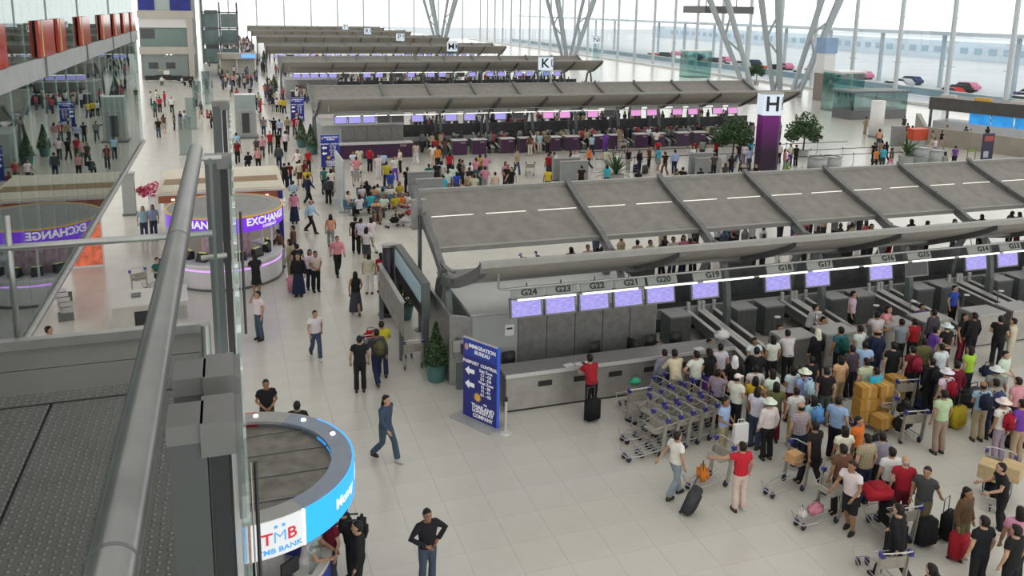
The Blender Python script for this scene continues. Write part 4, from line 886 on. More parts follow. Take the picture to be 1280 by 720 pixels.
# ---- seated group beside the island corner and queue at the purple counters
seat = [(449, 243, 'sit', 200, 'WtKt'), (463, 240, 'sit', 170, 'CtKt'), (452, 231, 'sit', 20, 'WtDt'), (458, 226, 'sit', 180, 'KtKt'), (468, 232, 'sit', 160, 'QtZt'), (472, 230, 'sit', 180, 'WtGt'), (480, 243, 'sit', -30, 'WtDt'), (487, 231, 'sit', 0, 'WtNt'), (494, 242, 'sit', 10, 'YtZt'), (502, 227, 'sit', 20, 'YtDt'), (502, 241, 'sit', -10, 'OtZt'), (478, 235, 'sit', 190, 'GtDt'), (435, 239, 'sit', 90, 'ItDt'), (509, 240, 'sit', -60, 'WtRt'), (470, 248, 'sit', 0, 'QtDd')]
for hx, hy, ps_, yw, cd in seat: person(hx, hy, ps_, yw, cd, 's', rng.choice('ssbl'))
hq = [(600, 193, 180, 'YtDt'), (595, 197, 190, 'PtJt'), (607, 193, 170, 'PtGt'), (588, 203, 200, 'WtJt'), (587, 209, 180, 'KtDt'), (578, 200, 120, 'GtJt'), (574, 199, 90, 'KtKt'), (562, 190, 180, 'RtKt'), (552, 201, 150, 'WtGt'), (546, 202, 180, 'KtDt'), (554, 219, 170, 'CtDt'), (571, 215, 180, 'BtDt'), (585, 215, 190, 'TtDt'), (593, 218, 160, 'ItDt'), (599, 208, 180, 'FtFd'), (606, 208, 180, 'PtGt'), (632, 202, 20, 'PtKt'), (635, 206, -20, 'KtDt'), (640, 209, -60, 'KtKt'), (646, 188, 10, 'TtJt'), (685, 210, 180, 'YtDt'), (688, 189, 180, 'GtJt'), (693, 190, 170, 'WtJt'), (699, 193, 180, 'RtDt'), (667, 165, 180, 'WtTt'), (675, 166, 180, 'LtIt'), (685, 166, 190, 'VtKt'), (663, 168, 170, 'ZtIt'), (544, 172, 180, 'RtKt'), (556, 172, 160, 'ZtDt'), (547, 183, 180, 'OtKt'), (541, 180, 180, 'WtIt'),
 (714, 188, 60, 'KtZt'), (719, 189, 0, 'WtDt'), (734, 161, 180, 'TtKt'), (740, 168, 180, 'LtNt'), (737, 184, -90, 'OtKt'), (758, 186, 120, 'ItGt'), (770, 190, 20, 'WtKt'), (759, 206, 180, 'CtDt'), (727, 207, 180, 'KtKt'), (798, 212, 180, 'KtKt'), (775, 161, -60, 'TtTt'), (786, 186, 10, 'KtGt'), (800, 187, 20, 'KlNt'), (811, 158, 0, 'WtNt'), (821, 163, 170, 'WtDt'), (823, 175, 180, 'RtDt'), (824, 183, 90, 'CtGk'), (844, 187, 180, 'LlNt'), (757, 165, 180, 'UtUt'), (869, 176, 180, 'MtDt'), (879, 174, 160, 'GtDt'), (876, 185, 20, 'WtMt'), (904, 174, 180, 'RtKt'), (922, 178, 180, 'KtJt'), (929, 179, 170, 'WtGt'), (939, 176, 200, 'CtRt'), (941, 184, 180, 'LtJt'), (907, 204, 180, 'DtKt'), (926, 204, 60, 'KtKt'), (933, 205, -60, 'KtDt'), (946, 205, -90, 'KtKt'), (876, 210, 180, 'KtKt'), (887, 215, 180, 'KtKt'), (854, 209, 120, 'KtVt'), (846, 211, 90, 'VtDt'), (982, 186, 60, 'PtGt'), (989, 180, 0, 'WtUt'), (996, 181, 180, 'KtKt'), (985, 199, 60, 'EtWt'), (890, 190, 180, 'DtKt'), (915, 194, 150, 'KtNt'), (812, 183, 30, 'ZtKt'), (832, 190, 180, 'KtZt'), (975, 178, 180, 'WtDt'), (566, 206, 180, 'WtDt'), (560, 212, 160, 'WtGt'), (619, 215, 180, 'ItGt'),
 (417, 208, 30, 'ZtIt'), (441, 189, 20, 'WtWt'), (445, 196, 180, 'PtGt'), (449, 184, 170, 'ItIt'), (462, 184, 150, 'RtKt'), (473, 193, 0, 'WtWt'), (479, 190, 180, 'LtNt'), (483, 202, 180, 'YtNt'), (488, 213, 180, 'BtGt'), (493, 195, 10, 'WtUt'), (500, 186, -90, 'WtKt'), (520, 178, 180, 'ItWt'), (509, 209, 180, 'KtKt'), (536, 205, 180, 'FtFt'), (545, 213, 180, 'KtNt')]
for hx, hy, yw, cd in hq: person(hx, hy, rng.choice(['stand', 'stand', 'hold', 'walk', 'hip']), yw, cd, 'h', rng.choice('sssblp'), detail=False)
rt = [(1100, 161, 150, 'QtDt'), (1103, 175, 180, 'TtKt'), (1105, 183, 160, 'CtDt'), (1109, 177, 180, 'KtKt'), (1116, 185, 200, 'DtPt'), (1131, 145, 180, 'DtKt'), (1135, 154, 170, 'ZtTt'), (1141, 157, 180, 'LtGt'), (1166, 163, 30, 'GtIt'), (1178, 163, 60, 'KtTt'), (1185, 156, 0, 'TtTt'), (1170, 172, 20, 'WtNt'), (1190, 182, 160, 'UtKt'), (1182, 190, 180, 'GtKt'), (1208, 158, 180, 'DtGt'), (1214, 161, -60, 'YtTt'), (1083, 146, 90, 'TtTt'), (1235, 158, 180, 'KtKt'), (1064, 122, 180, 'NtKt'), (1096, 186, 180, 'OtKt'), (1094, 178, 120, 'KtKt')]
for hx, hy, yw, cd in rt: person(hx, hy, rng.choice(['stand', 'stand', 'hold', 'walk']), yw, cd, 'e', rng.choice('sssbl'), detail=False)
rear = [(714, 309, 180, 'RtKt'), (735, 306, 0, 'WtRt'), (747, 309, 170, 'RtDt'), (797, 300, 180, 'ItDt'), (813, 300, 20, 'ItPt'), (829, 300, 180, 'KtKt'), (842, 296, 0, 'WtDt'), (855, 294, 10, 'PtNt'), (868, 296, 180, 'MtKt'), (886, 293, -60, 'WtDt'), (917, 290, 180, 'KtKt'), (1090, 280, 0, 'YtDt'), (1113, 278, -20, 'ItRt'), (1140, 274, 180, 'KtDt'), (1160, 276, 90, 'WtKt'), (1194, 274, 20, 'WtDt'), (1228, 268, 180, 'KtKt'), (1266, 264, 90, 'DtKt'), (1275, 265, 180, 'KtMt')]
for hx, hy, yw, cd in rear: person(hx, hy, rng.choice(['stand', 'hold']), yw, cd, 'r', rng.choice('ssbl'), detail=False)
# ---- big crowd before the grey desks
gq = [
 (831, 437, 'stand', 170, 'GlJt', 's'), (847, 440, 'counter', 178, 'IlTt', 's'), (871, 439, 'hip', 185, 'WtKt', 's'), (887, 436, 'stand', 190, 'KtUt', 'l'), (901, 430, 'stand', 175, 'WtKt', 's'), (919, 445, 'hold', 160, 'KlKd', 'v'), (898, 462, 'phone', 120, 'GtKt', 's'), (922, 468, 'hold', 110, 'WtKt', 'c'), (907, 497, 'hold', 30, 'LtTt', 's'), (947, 437, 'counter', 150, 'KlKt', 's'), (945, 457, 'stand', 160, 'WtNt', 's'), (945, 471, 'hold', 140, 'YtDt', 'b'), (948, 484, 'phone', 110, 'WtJt', 'b'),
 (967, 420, 'stand', 180, 'WtKt', 'b'), (988, 415, 'counter', 170, 'WtKt', 's'), (1023, 411, 'stand', 180, 'KlKd', 'v'), (1052, 409, 'stand', 180, 'FtKt', 's'), (1076, 407, 'stand', 190, 'WtKt', 's'), (1082, 427, 'hold', 150, 'LtNt', 's'), (1084, 448, 'stand', 180, 'ItTt', 's'), (1052, 445, 'stand', 180, 'QtTt', 'b'), (1096, 412, 'stand', 170, 'NlKt', 'x'), (992, 458, 'hold', 180, 'WtMt', 'b'), (966, 462, 'stand', 190, 'WtNt', 'b'), (971, 478, 'stand', 150, 'VtMt', 'b'), (996, 485, 'stand', 175, 'WtTt', 's'), (1096, 460, 'hold', 190, 'CtKt', 's'), (1015, 446, 'stand', 180, 'KtKt', 's'), (1034, 460, 'stand', 160, 'KtDt', 's'), (1007, 462, 'stand', 180, 'LtZt', 'h'),
 (1104, 381, 'counter', 30, 'PtKt', 'b'), (1100, 392, 'counter', 165, 'WtKt', 's'), (1128, 399, 'point', 175, 'GtKt', 's'), (1144, 399, 'stand', 180, 'RtKt', 's'), (1168, 387, 'stand', 190, 'DlKt', 's'), (1206, 392, 'stand', 20, 'KtMt', 'b'), (1219, 391, 'stand', 180, 'KlKt', 's'), (1252, 395, 'hold', 120, 'KtKt', 's'), (1268, 398, 'hold', -150, 'ItIt', 's'), (1099, 412, 'stand', 185, 'NlNt', 'x'), (1185, 405, 'stand', 180, 'KtKt', 'h'), (1164, 408, 'counter', 60, 'UtKt', 's'), (1156, 423, 'stand', 170, 'VlKt', 's'), (1178, 430, 'stand', 180, 'WtDt', 's'), (1214, 433, 'stand', 190, 'HtKt', 'b'), (1197, 452, 'stand', 170, 'MlKt', 's'), (1185, 462, 'stand', 180, 'WtDt', 'h'), (1166, 448, 'stand', 180, 'KlKt', 's'), (1258, 439, 'hold', 10, 'WtGt', 's'), (1247, 459, 'stand', 150, 'GtDt', 'h'), (1230, 478, 'hold', 160, 'LtTt', 'x'), (1246, 474, 'stand', 170, 'GtNt', 's'), (1274, 472, 'stand', 180, 'PtKt', 's'), (1142, 433, 'stand', 180, 'MtKt', 's'), (1118, 428, 'stand', 170, 'KtKt', 's'), (1066, 432, 'stand', 180, 'DtKt', 's'),
 (963, 499, 'stand', 178, 'WlKt', 'h'), (1002, 504, 'stand', 178, 'GtNt', 'x'), (1018, 495, 'stand', 180, 'LtKt', 'b'), (1049, 496, 'stand', 120, 'LtKt', 's'), (1021, 528, 'walk', 185, 'KtKt', 's'), (1074, 521, 'stand', 20, 'OtKt', 'l'), (1057, 533, 'stand', 170, 'WtKt', 'b'), (1085, 543, 'stand', 180, 'TtNt', 's'), (1055, 556, 'stand', 175, 'ZtKt', 's'), (1069, 575, 'push', -70, 'WtKs', 'p'), (1104, 541, 'stand', 160, 'GtKt', 's'), (1116, 560, 'stand', 165, 'WtKt', 's'),
 (1181, 488, 'stand', 178, 'StTt', 's'), (1256, 499, 'stand', 180, 'WtGt', 'h'), (1279, 500, 'stand', 180, 'UtTt', 's'), (1133, 571, 'stand', 150, 'RtMt', 'x'), (1160, 584, 'pull', -60, 'DtVt', 's'), (929, 553, 'point', 178, 'RtIt', 's'), (847, 540, 'pull', 100, 'WtGt', 's'), (1127, 632, 'walk', 200, 'KlKt', 's'), (1210, 610, 'stand', 10, 'ZlVt', 'l'), (1232, 646, 'stand', 175, 'KtKt', 's'), (1272, 657, 'stand', 185, 'KtKt', 's'), (1259, 580, 'push', -120, 'KtKt', 's'), (1277, 634, 'stand', 150, 'PtKt', 'b'), (1166, 706, 'stand', 180, 'KtDt', 'p'), (741, 446, 'counter', 185, 'RtKt', 's')]
for hx, hy, ps_, yw, cd, hr_ in gq:
    person(hx, hy, ps_, yw, cd, 'g', hr_, pat='stripe' if (hx, hy) == (929, 553) else ('plaid' if (hx, hy) in ((1085, 543), (1002, 504)) else None), hcol=(.42, .36, .26) if (hx, hy) == (1133, 571) else None)
# ---- staff behind the desks
st = [(821, 427, 'sit', 0, 'UtKt'), (887, 424, 'sit', 10, 'PtKt'), (941, 420, 'counter', -10, 'WtKt'), (975, 406, 'sit', 0, 'UtKt'), (1013, 380, 'counter', 60, 'WtKt'), (1030, 396, 'sit', 20, 'UtKt'), (1067, 364, 'stand', 40, 'WtKt'), (1153, 380, 'sit', 0, 'UtKt'), (1194, 357, 'stand', 10, 'BtKt')]
for hx, hy, ps_, yw, cd in st: person(hx, hy, ps_, yw, cd, 'd', 's')
for o in PEOPLE:      # step clear of pillars and partitions
    for ob in bpy.data.objects:
        if ob.name.split('.')[0] in ('letter_pillar', 'grey_partition', 'round_planter', 'potted_palm', 'indoor_tree'):
            d = Vector(o.location)-Vector(ob.location); d.z = 0; m_ = 1.25
            if d.length < m_: o.location += (d.normalized() if d.length > .01 else Vector((0, -1, 0)))*(m_-d.length)
from collections import Counter
def groups():
    return Counter(o['label'] for o in PEOPLE)
cn = groups()
for o in PEOPLE:
    if cn[o['label']] > 1:
        q = min((u for u in PEOPLE if u is not o and u['near_colour'] != o['near_colour']), key=lambda u: (u.location-o.location).length)
        o['label'] = o['label']+' beside '+q['near_colour']+' top'
for o in PEOPLE:
    if len(o['label'].split()) > 16: o['label'] = o['label'].split(' beside ')[0]
cn = groups()
for o in PEOPLE:
    if cn[o['label']] > 1: o['group'] = 'alike travellers, '+o['label'][10:60]
    del o['near_colour']

# =================================================================== TROLLEYS AND LUGGAGE
CHR = mat('cart_steel', (.50, .49, .46), .35, .6, .08, 8); CPAN = mat('cart_panel', (.36, .34, .29), .45, .35, .1, 6)
def tub(*segs, r=.013, n=6):
    mb = MB()
    for q in segs: mb.tube(q, r, n)
    return mb
cart_parts = [
 ('deck_frame', MB().tube([(-.27, .42, .2), (-.24, -.2, .17), (-.13, -.55, .15), (.13, -.55, .15), (.24, -.2, .17), (.27, .42, .2)], .016, 8).mesh('deck_frame', CHR)),
 ('front_stop', MB().tube([(-.17, -.5, .16), (-.19, -.58, .38), (.19, -.58, .38), (.17, -.5, .16)], .013, 8).mesh('front_stop', CHR)),
 ('side_upright', MB().extr([(.36, .12), (.48, .12), (.56, .98), (.48, .98)], 'x', -.31, -.28).mesh('side_upright', CPAN)),
 ('side_upright', MB().extr([(.36, .12), (.48, .12), (.56, .98), (.48, .98)], 'x', .28, .31).mesh('side_upright', CPAN)),
 ('back_panel', MB().extr([(.47, .62), (.49, .62), (.52, .88), (.5, .88)], 'x', -.27, .27).mesh('back_panel', CPAN)),
 ('handle', MB().tube([(-.3, .52, .96), (-.3, .6, 1.04), (-.2, .64, 1.06), (.2, .64, 1.06), (.3, .6, 1.04), (.3, .52, .96)], .016, 8).mesh('handle', CHR)),
 ('corner_cap', MB().cbox(-.3, .55, .98, .07, .12, .1).mesh('corner_cap', BLUEP)), ('corner_cap', MB().cbox(.3, .55, .98, .07, .12, .1).mesh('corner_cap', BLUEP)),
 ('basket', MB().tube([(-.27, .5, .84), (-.25, .2, .8), (.25, .2, .8), (.27, .5, .84)], .010, 6).mesh('basket', CHR)),
 ('basket_floor', MB().box(-.25, .25, .2, .5, .66, .675).mesh('basket_floor', CPAN)),
]
for x in (-.13, 0, .13): cart_parts.append(('deck_bar', MB().tube([(x, .42, .195), (x*.7, -.5, .16)], .009, 6).mesh('deck_bar', CHR)))
wheel = MB().tube([(-.018, 0, .075), (.018, 0, .075)], .075, 12).mesh('wheel', RUB); fork = MB().box(-.03, .03, -.03, .03, .08, .16).mesh('caster_fork', BLUEP)
cart0 = None
def cart(px_, py_, yaw, label, group=None, at=None):
    global cart0
    p = gz(px_, py_) if at is None else Vector((*at, 0))
    if cart0 is None:
        cart0 = empty('baggage_cart', p, math.radians(yaw))
        for n, me in cart_parts: place(n, me, cart0)
        for x, y in ((-.27, .38), (.27, .38), (-.1, -.48), (.1, -.48)):
            w_ = place('wheel', wheel, cart0, (x, y, 0)); place('caster_fork', fork, w_)
        c = cart0
    else: c = copy_tree(cart0, p, math.radians(yaw))
    for k_ in ('group',):
        if k_ in c.keys(): del c[k_]
    tag(c, label, 'cart', group); return c
a0 = gz(802, 570)
for row, (dx, dy, n) in enumerate(((0, 0, 6), (.35, .85, 5), (1.0, 1.75, 4))):
    for k in range(n): cart(0, 0, -80+row*3, 'empty steel baggage cart nested in the rows before the steel desk', 'nested empty baggage carts', at=(a0.x+dx+k*.42, a0.y+dy+k*.1))
cart(787, 517, 178, 'steel baggage cart with green bag beside the steel desk'); cart(882, 607, -78, 'baggage cart carrying an orange bag behind the nested carts'); cart(978, 613, -75, 'baggage cart with small carton in front of the crowd')
cart(1018, 652, -78, 'baggage cart with pink spotted bag'); cart(1108, 668, 176, 'baggage cart loaded with a red suitcase'); cart(1086, 532, -110, 'baggage cart piled with yellow cartons'); cart(1126, 545, 170, 'baggage cart carrying dark bags and a sitting traveller')
cart(1116, 505, 170, 'baggage cart with brown carton amid the crowd'); cart(1244, 628, -50, 'baggage cart with flat cartons on dark bags'); cart(1094, 725, 170, 'empty baggage cart below the loaded red suitcase cart')
cart(514, 455, 178, 'empty baggage cart between the two teal pots'); cart(464, 448, 178, 'baggage cart with red bag pushed by person in yellow')
cart(661, 219, 170, 'empty baggage cart in the purple counter queue'); cart(493, 283, -60, 'loaded baggage cart by the waiting seats', 'carts at the seats'); cart(508, 283, -120, 'loaded baggage cart by the waiting seats', 'carts at the seats'); cart(450, 232, 150, 'empty baggage cart near the second blue sign')
cart(668, 347, 90, 'baggage cart behind the nearest canopy', 'carts behind the canopy'); cart(686, 345, 80, 'baggage cart behind the nearest canopy', 'carts behind the canopy'); cart(331, 152, 100, 'baggage cart pushed along the far corridor'); cart(775, 190, 178, 'upright baggage cart at the purple counters')

def rbox(a, b, c, bev=.04):
    bm = bmesh.new(); bmesh.ops.create_cube(bm, size=1)
    for v_ in bm.verts: v_.co = Vector((v_.co.x*a, v_.co.y*b, (v_.co.z+.5)*c))
    bmesh.ops.bevel(bm, geom=bm.edges[:], offset=bev, segments=2, affect='EDGES'); me = bpy.data.meshes.new('case'); bm.to_mesh(me); bm.free(); me.materials.append(CLOTH)
    me.polygons.foreach_set('use_smooth', [True]*len(me.polygons)); return me
sc_body = rbox(.44, .25, .6); sc_hand = tub([(-.12, .1, .6), (-.12, .1, .92), (.12, .1, .92), (.12, .1, .6)], r=.012).mesh('pull_handle', DSTEEL); sc_wheel = MB().tube([(-.02, 0, .035), (.02, 0, .035)], .035, 10).mesh('wheel', RUB); sc_pock = rbox(.36, .05, .34, .02); sc_grip = tub([(-.08, 0, .6), (-.06, 0, .645), (.06, 0, .645), (.08, 0, .6)], r=.012).mesh('grip', BLACK)
def suitcase(loc_, yaw, col, label, tiltx=0, handle=True, s=1.0, group=None):
    t = tag(empty('suitcase', loc_, math.radians(yaw)), label, 'suitcase', group); t.rotation_euler.x = math.radians(tiltx); t.scale = (s, s, s)
    b_ = place('body', sc_body, t, (0, 0, .05)); b_.color = (*CN[col][1], 1); q = place('pocket', sc_pock, b_, (0, -.135, .1)); q.color = tuple(v_*.8 for v_ in CN[col][1])+(1,)
    place('grip', sc_grip, t, (0, 0, .05))
    if handle: place('pull_handle', sc_hand, t, (0, 0, .04))
    for x in (-.17, .17): place('wheel', sc_wheel, t, (x, .1, 0))
    return t
for px_, py_, yw, c, l, tx in ((740, 526, 10, 'K', 'black upright suitcase beside the person at the steel desk', 0), (858, 640, 40, 'D', 'dark grey suitcase pulled past the nested carts', 18), (1196, 698, 15, 'R', 'red suitcase standing next to the person in brown jacket', 0), (1156, 682, 0, 'K', 'black suitcase standing behind the person in grey tee', 0), (1184, 674, 20, 'K', 'black suitcase with raised handle beside the brown jacket', 0), (367, 365, -20, 'P', 'small pink suitcase at the exchange booth', 0),
        (1196, 535, 10, 'Y', 'yellow suitcase beside the pale green shirt traveller', 0), (795, 217, 0, 'N', 'navy suitcase in the purple counter queue', 0), (806, 218, 20, 'D', 'dark suitcase next to the navy one in the queue', 0), (897, 212, 0, 'R', 'red suitcase by the grey partition before the letter H pillar', 0), (1190, 178, 0, 'K', 'black suitcase near the shop parapet', 0), (1118, 690, 0, 'K', 'black suitcase under the loaded red cart', 0)):
    p = gz(px_, py_); suitcase(p, yw, c, l, tx)
def on_cart(px_, py_): p = gz(px_, py_); return p
bag_me = rbox(.5, .3, .3, .09); bag_str = tub([(-.14, 0, .27), (-.1, 0, .42), (.1, 0, .42), (.14, 0, .27)], r=.012).mesh('strap', BLACK)
def bag(loc_, yaw, col, label, s=1.0, group=None, rgb=None):
    t = tag(empty('holdall', loc_, math.radians(yaw)), label, 'bag', group); t.scale = (s, s, s)
    b_ = place('body', bag_me, t); b_.color = (*(rgb or CN[col][1]), 1); place('strap', bag_str, t); return t
def at_cart(px_, py_, z, dx=0, dy=0): p = gz(px_, py_); return (p.x+dx, p.y+dy, z)
bag(at_cart(787, 517, .68, .3, .35), 0, 'F', 'green bag in the basket of the cart by the steel desk', .7, rgb=(.05, .35, .22)); bag(at_cart(882, 607, .2, -.1), 60, 'O', 'orange bag on a cart behind the nested carts', 1.0); bag(at_cart(1018, 652, .2, 0), 10, 'P', 'pink spotted bag lying on a cart', .8); bag(at_cart(1018, 652, .2, -.35), 60, 'W', 'white carrier bag beside the pink bag', .6)
suitcase(at_cart(1108, 668, .2), 85, 'K', 'black case under the red case on a cart', 0, False); r = suitcase(at_cart(1108, 668, .88, .1, .1), 90, 'R', 'red suitcase lying on top of the loaded cart', 0, False); r.rotation_euler = (math.radians(-90), 0, math.radians(80)); r.location.z = 1.0
bag(at_cart(1126, 545, .2), 20, 'K', 'large dark bag under the sitting traveller', 1.3); bag(at_cart(1126, 545, .55, .1), 80, 'K', 'second dark bag on the cart of the sitting traveller', 1.2); bag(at_cart(464, 448, .68), 0, 'R', 'red bag on the cart pushed by person in yellow', .9); bag(at_cart(508, 283, .2), 0, 'W', 'pale bag on a cart by the waiting seats', 1.1); bag(at_cart(508, 283, .6, .2), 0, 'R', 'red and white bag on a cart by the waiting seats', .9); bag(at_cart(493, 283, .2), 0, 'K', 'black bag on a cart by the waiting seats', 1.0)
bag(at_cart(1244, 628, .2), 30, 'K', 'big black bag beneath the flat cartons', 1.5); bag(at_cart(668, 347, .2), 90, 'K', 'black bag on a cart behind the nearest canopy', 1.3)
box_me = rbox(.48, .4, .34, .008); BOXC = objmat('cardboard', .85); box_me.materials[0] = BOXC; box_me.polygons.foreach_set('use_smooth', [False]*len(box_me.polygons)); tape_me = MB().box(-.04, .04, -.202, .202, .05, .343).mesh('tape', mat('tape', (.5, .33, .13), .4))
def carton(loc_, yaw, rgb, label, s=1.0, group=None):
    t = tag(empty('carton', loc_, math.radians(yaw)), label, 'box', group); t.scale = (s, s, s); b_ = place('box', box_me, t); b_.color = (*rgb, 1); place('tape', tape_me, t)
YB = (.42, .23, .05); BR = (.3, .19, .08)
pc = gz(1086, 532)
for dx, dy, z in ((-.25, 0, .2), (.28, .05, .2), (-.25, 0, .545), (.28, .05, .545), (-.2, .05, .89), (.32, .0, .89), (0, -.45, .2)): carton((pc.x+dx, pc.y+dy, z), rng.uniform(-8, 8), YB, 'yellow carton piled on a baggage cart in the crowd', 1.0, 'yellow cartons on one cart')
pc = gz(1116, 505); carton((pc.x, pc.y, .2), 5, BR, 'brown carton at the bottom of a two carton stack'); carton((pc.x, pc.y, .545), -6, YB, 'yellow carton on top of the brown carton')
pc = gz(1244, 628); carton((pc.x-.2, pc.y+.1, .66), 30, (.5, .38, .22), 'flat tan carton on the dark bag, left of its twin', 1.0); carton((pc.x+.25, pc.y-.1, .66), 30, (.5, .38, .22), 'flat tan carton on the dark bag beside its twin', 1.0)
pc = gz(978, 613); carton((pc.x+.3, pc.y+.05, .68), 10, (.55, .33, .15), 'small orange carton in a cart basket', .7)
for i, (px_, py_, c) in enumerate(((1040, 500, 'K'), (1030, 515, 'D'), (1140, 500, 'K'), (1150, 512, 'N'), (1205, 508, 'K'), (1215, 500, 'D'), (1222, 520, 'K'), (1000, 478, 'M'), (1065, 470, 'K'), (1235, 470, 'N'), (1095, 560, 'K'), (1130, 600, 'D'), (1015, 580, 'K'), (1265, 560, 'K'))):
    bag(gz(px_, py_), i*37 % 180, c, CN[c][0]+' holdall standing on the floor amid the grey desk crowd', 1.1+.1*(i % 3), 'floor bags in the crowd '+CN[c][0])
# things worn or held
pack_me = rbox(.32, .18, .46, .07)
def find(hx, hy, pose='stand'):
    return min(PEOPLE, key=lambda o: (Vector(o.location)-gz(hx, hy, 1.7+POSES[pose]['dz'])*1).xy.length)
def pack(hx, hy, rgb, label):
    o = find(hx, hy); a = o.rotation_euler.z; back = Vector((-math.sin(a), math.cos(a), 0))*.2
    t = tag(empty('backpack', (o.location.x+back.x, o.location.y+back.y, .98), a), label, 'backpack'); b_ = place('body', pack_me, t); b_.color = (*rgb, 1); q = place('pocket', sc_pock, t, (0, .1, .04)); q.color = tuple(v_*.7 for v_ in rgb)+(1,); q.scale = (.7, 1, .55)
    place('strap', tub([(-.1, -.08, .44), (-.12, -.33, .4), (-.13, -.3, .1)], r=.02).mesh('strap', BLACK), t); place('strap', tub([(.1, -.08, .44), (.12, -.33, .4), (.13, -.3, .1)], r=.02).mesh('strap', BLACK), t)
for hx, hy, rgb, l in ((1256, 499, (.35, .01, .03), 'red backpack worn by the person in grey trousers and hat'), (1185, 462, (.3, .01, .03), 'dark red backpack worn by a person in white hat'), (1230, 478, (.02, .025, .05), 'navy backpack on the light blue shirt traveller'), (1052, 409, (.01, .09, .07), 'dark green backpack in the crowd at the counters'), (1018, 495, (.12, .3, .6), 'sky blue backpack in the crowd'), (438, 633, (.015, .015, .018), 'black backpack on the bank customer'), (1142, 433, (.3, .02, .05), 'crimson backpack among the dark jackets'), (471, 412, (.1, .095, .05), 'olive backpack in the corridor'), (1007, 462, (.35, .5, .6), 'pale blue patterned backpack in the crowd'), (1166, 448, (.02, .02, .022), 'large black backpack in the crowd'), (1246, 474, (.05, .06, .16), 'blue backpack next to the pale hats')): pack(hx, hy, rgb, l)
p = gz(914, 500, 1.5); t = tag(empty('carrier_bag', (p.x+.05, p.y-.42, .55)), 'large white carrier bag held by the light blue shirt man', 'bag'); MB().extr([(-.07, 0), (.07, 0), (.05, .5), (-.05, .5)], 'x', -.2, .2).build('bag_body', WHITE, t); place('handle', tub([(-.1, 0, .5), (-.08, 0, .62), (.08, 0, .62), (.1, 0, .5)], r=.01).mesh('handle', WHITE), t)
p = gz(902, 424, 1.2); t = tag(empty('pillow', (p.x, p.y, 1.18)), 'white wrapped bundle resting on the steel desk', 'bundle'); q = place('wrap', bag_me, t); q.color = (.7, .7, .7, 1); place('knot', MB().rings([(0, 0, .27, .06, .05), (0, 0, .33, .03, .03), (0, 0, .38, .07, .05)], 8).mesh('knot', WHITE), t)
# papers, chairs behind the desk
for px_, py_, r_a in ((714, 459, 12), (728, 457, -4), (738, 458, 20), (876, 437, 8)):
    p = gz(px_, py_, 1.19); t = tag(empty('paper_stack', (p.x, max(YG+.1, min(p.y, YG+.5)), 1.18), math.radians(r_a)), 'white papers lying on the long steel desk', 'paper', 'papers on the steel desk'); MB().box(-.15, .15, -.1, .1, 0, .01).build('sheet', WHITE, t)
seat_me = rbox(.46, .46, .09, .03); seat_me.materials[0] = BLACK; backp = rbox(.44, .08, .58, .03); backp.materials[0] = BLACK
star = MB()
for k in range(5): a = k*1.2566; star.tube([(0, 0, .08), (.27*math.cos(a), .27*math.sin(a), .05)], .02, 6)
star = star.mesh('star_base', BLACK)
for X, yw, l in ((7.55, 0, 'black office chair behind the desk by the notice'), (10.45, 20, 'black office chair behind the desk papers'), (11.35, -70, 'black office chair turned sideways behind the desk'), (12.35, 10, 'black office chair beside the end cabinet'), (13.2, 0, 'black office chair of the desk clerk')):
    t = tag(empty('office_chair', (X, YG+1.35, 0), math.radians(yw)), l, 'chair'); place('seat', seat_me, t, (0, 0, .45)); place('backrest', backp, t, (0, .24, .58)); place('star_base', star, t)
    MB().tube([(0, 0, .08), (0, 0, .45)], .03, 8).build('gas_post', DSTEEL, t)
    for x in (-.26, .26): MB().tube([(x, .15, .5), (x, .12, .7), (x, -.12, .7)], .018, 6).build('armrest', BLACK, t)
# waiting benches
for px_, py_, yw, l in ((455, 268, 0, 'metal bench seat row next to the pale standing screen'), (487, 262, 0, 'metal bench seat row next to the loaded carts'), (470, 252, 0, 'metal bench seat row in the middle of the seated group')):
    p = gz(px_, py_); t = tag(empty('bench', p, math.radians(yw)), l, 'bench')
    for k in range(4): MB().extr([(-.22, .42), (.2, .42), (.3, .82), (.27, .83), (.18, .45), (-.22, .45)], 'x', -1.1+k*.56, -.58+k*.56).build('seat', mat('bench_blue', (.05, .13, .2), .5), t)
    MB().box(-1.1, 1.1, -.04, .04, .34, .42).build('beam', STEEL, t)
    for x in (-.8, .8): MB().box(x-.03, x+.03, -.25, .25, 0, .34).build('leg', STEEL, t)
# queue barriers with belts
for ln, (y0, xs) in enumerate(((53.2, range(24, 47, 3)), (56.2, range(24, 47, 3)), (50.8, range(38, 50, 3)))):
    for i, x in enumerate(xs):
        t = stanchion(x+.2, y0, 'slim barrier stanchion with stretched belt in the purple counter queue', 'queue barrier stanchions')
        MB().box(.05, 2.95, -.01, .01, .9, .95).build('belt', BLACK, t)

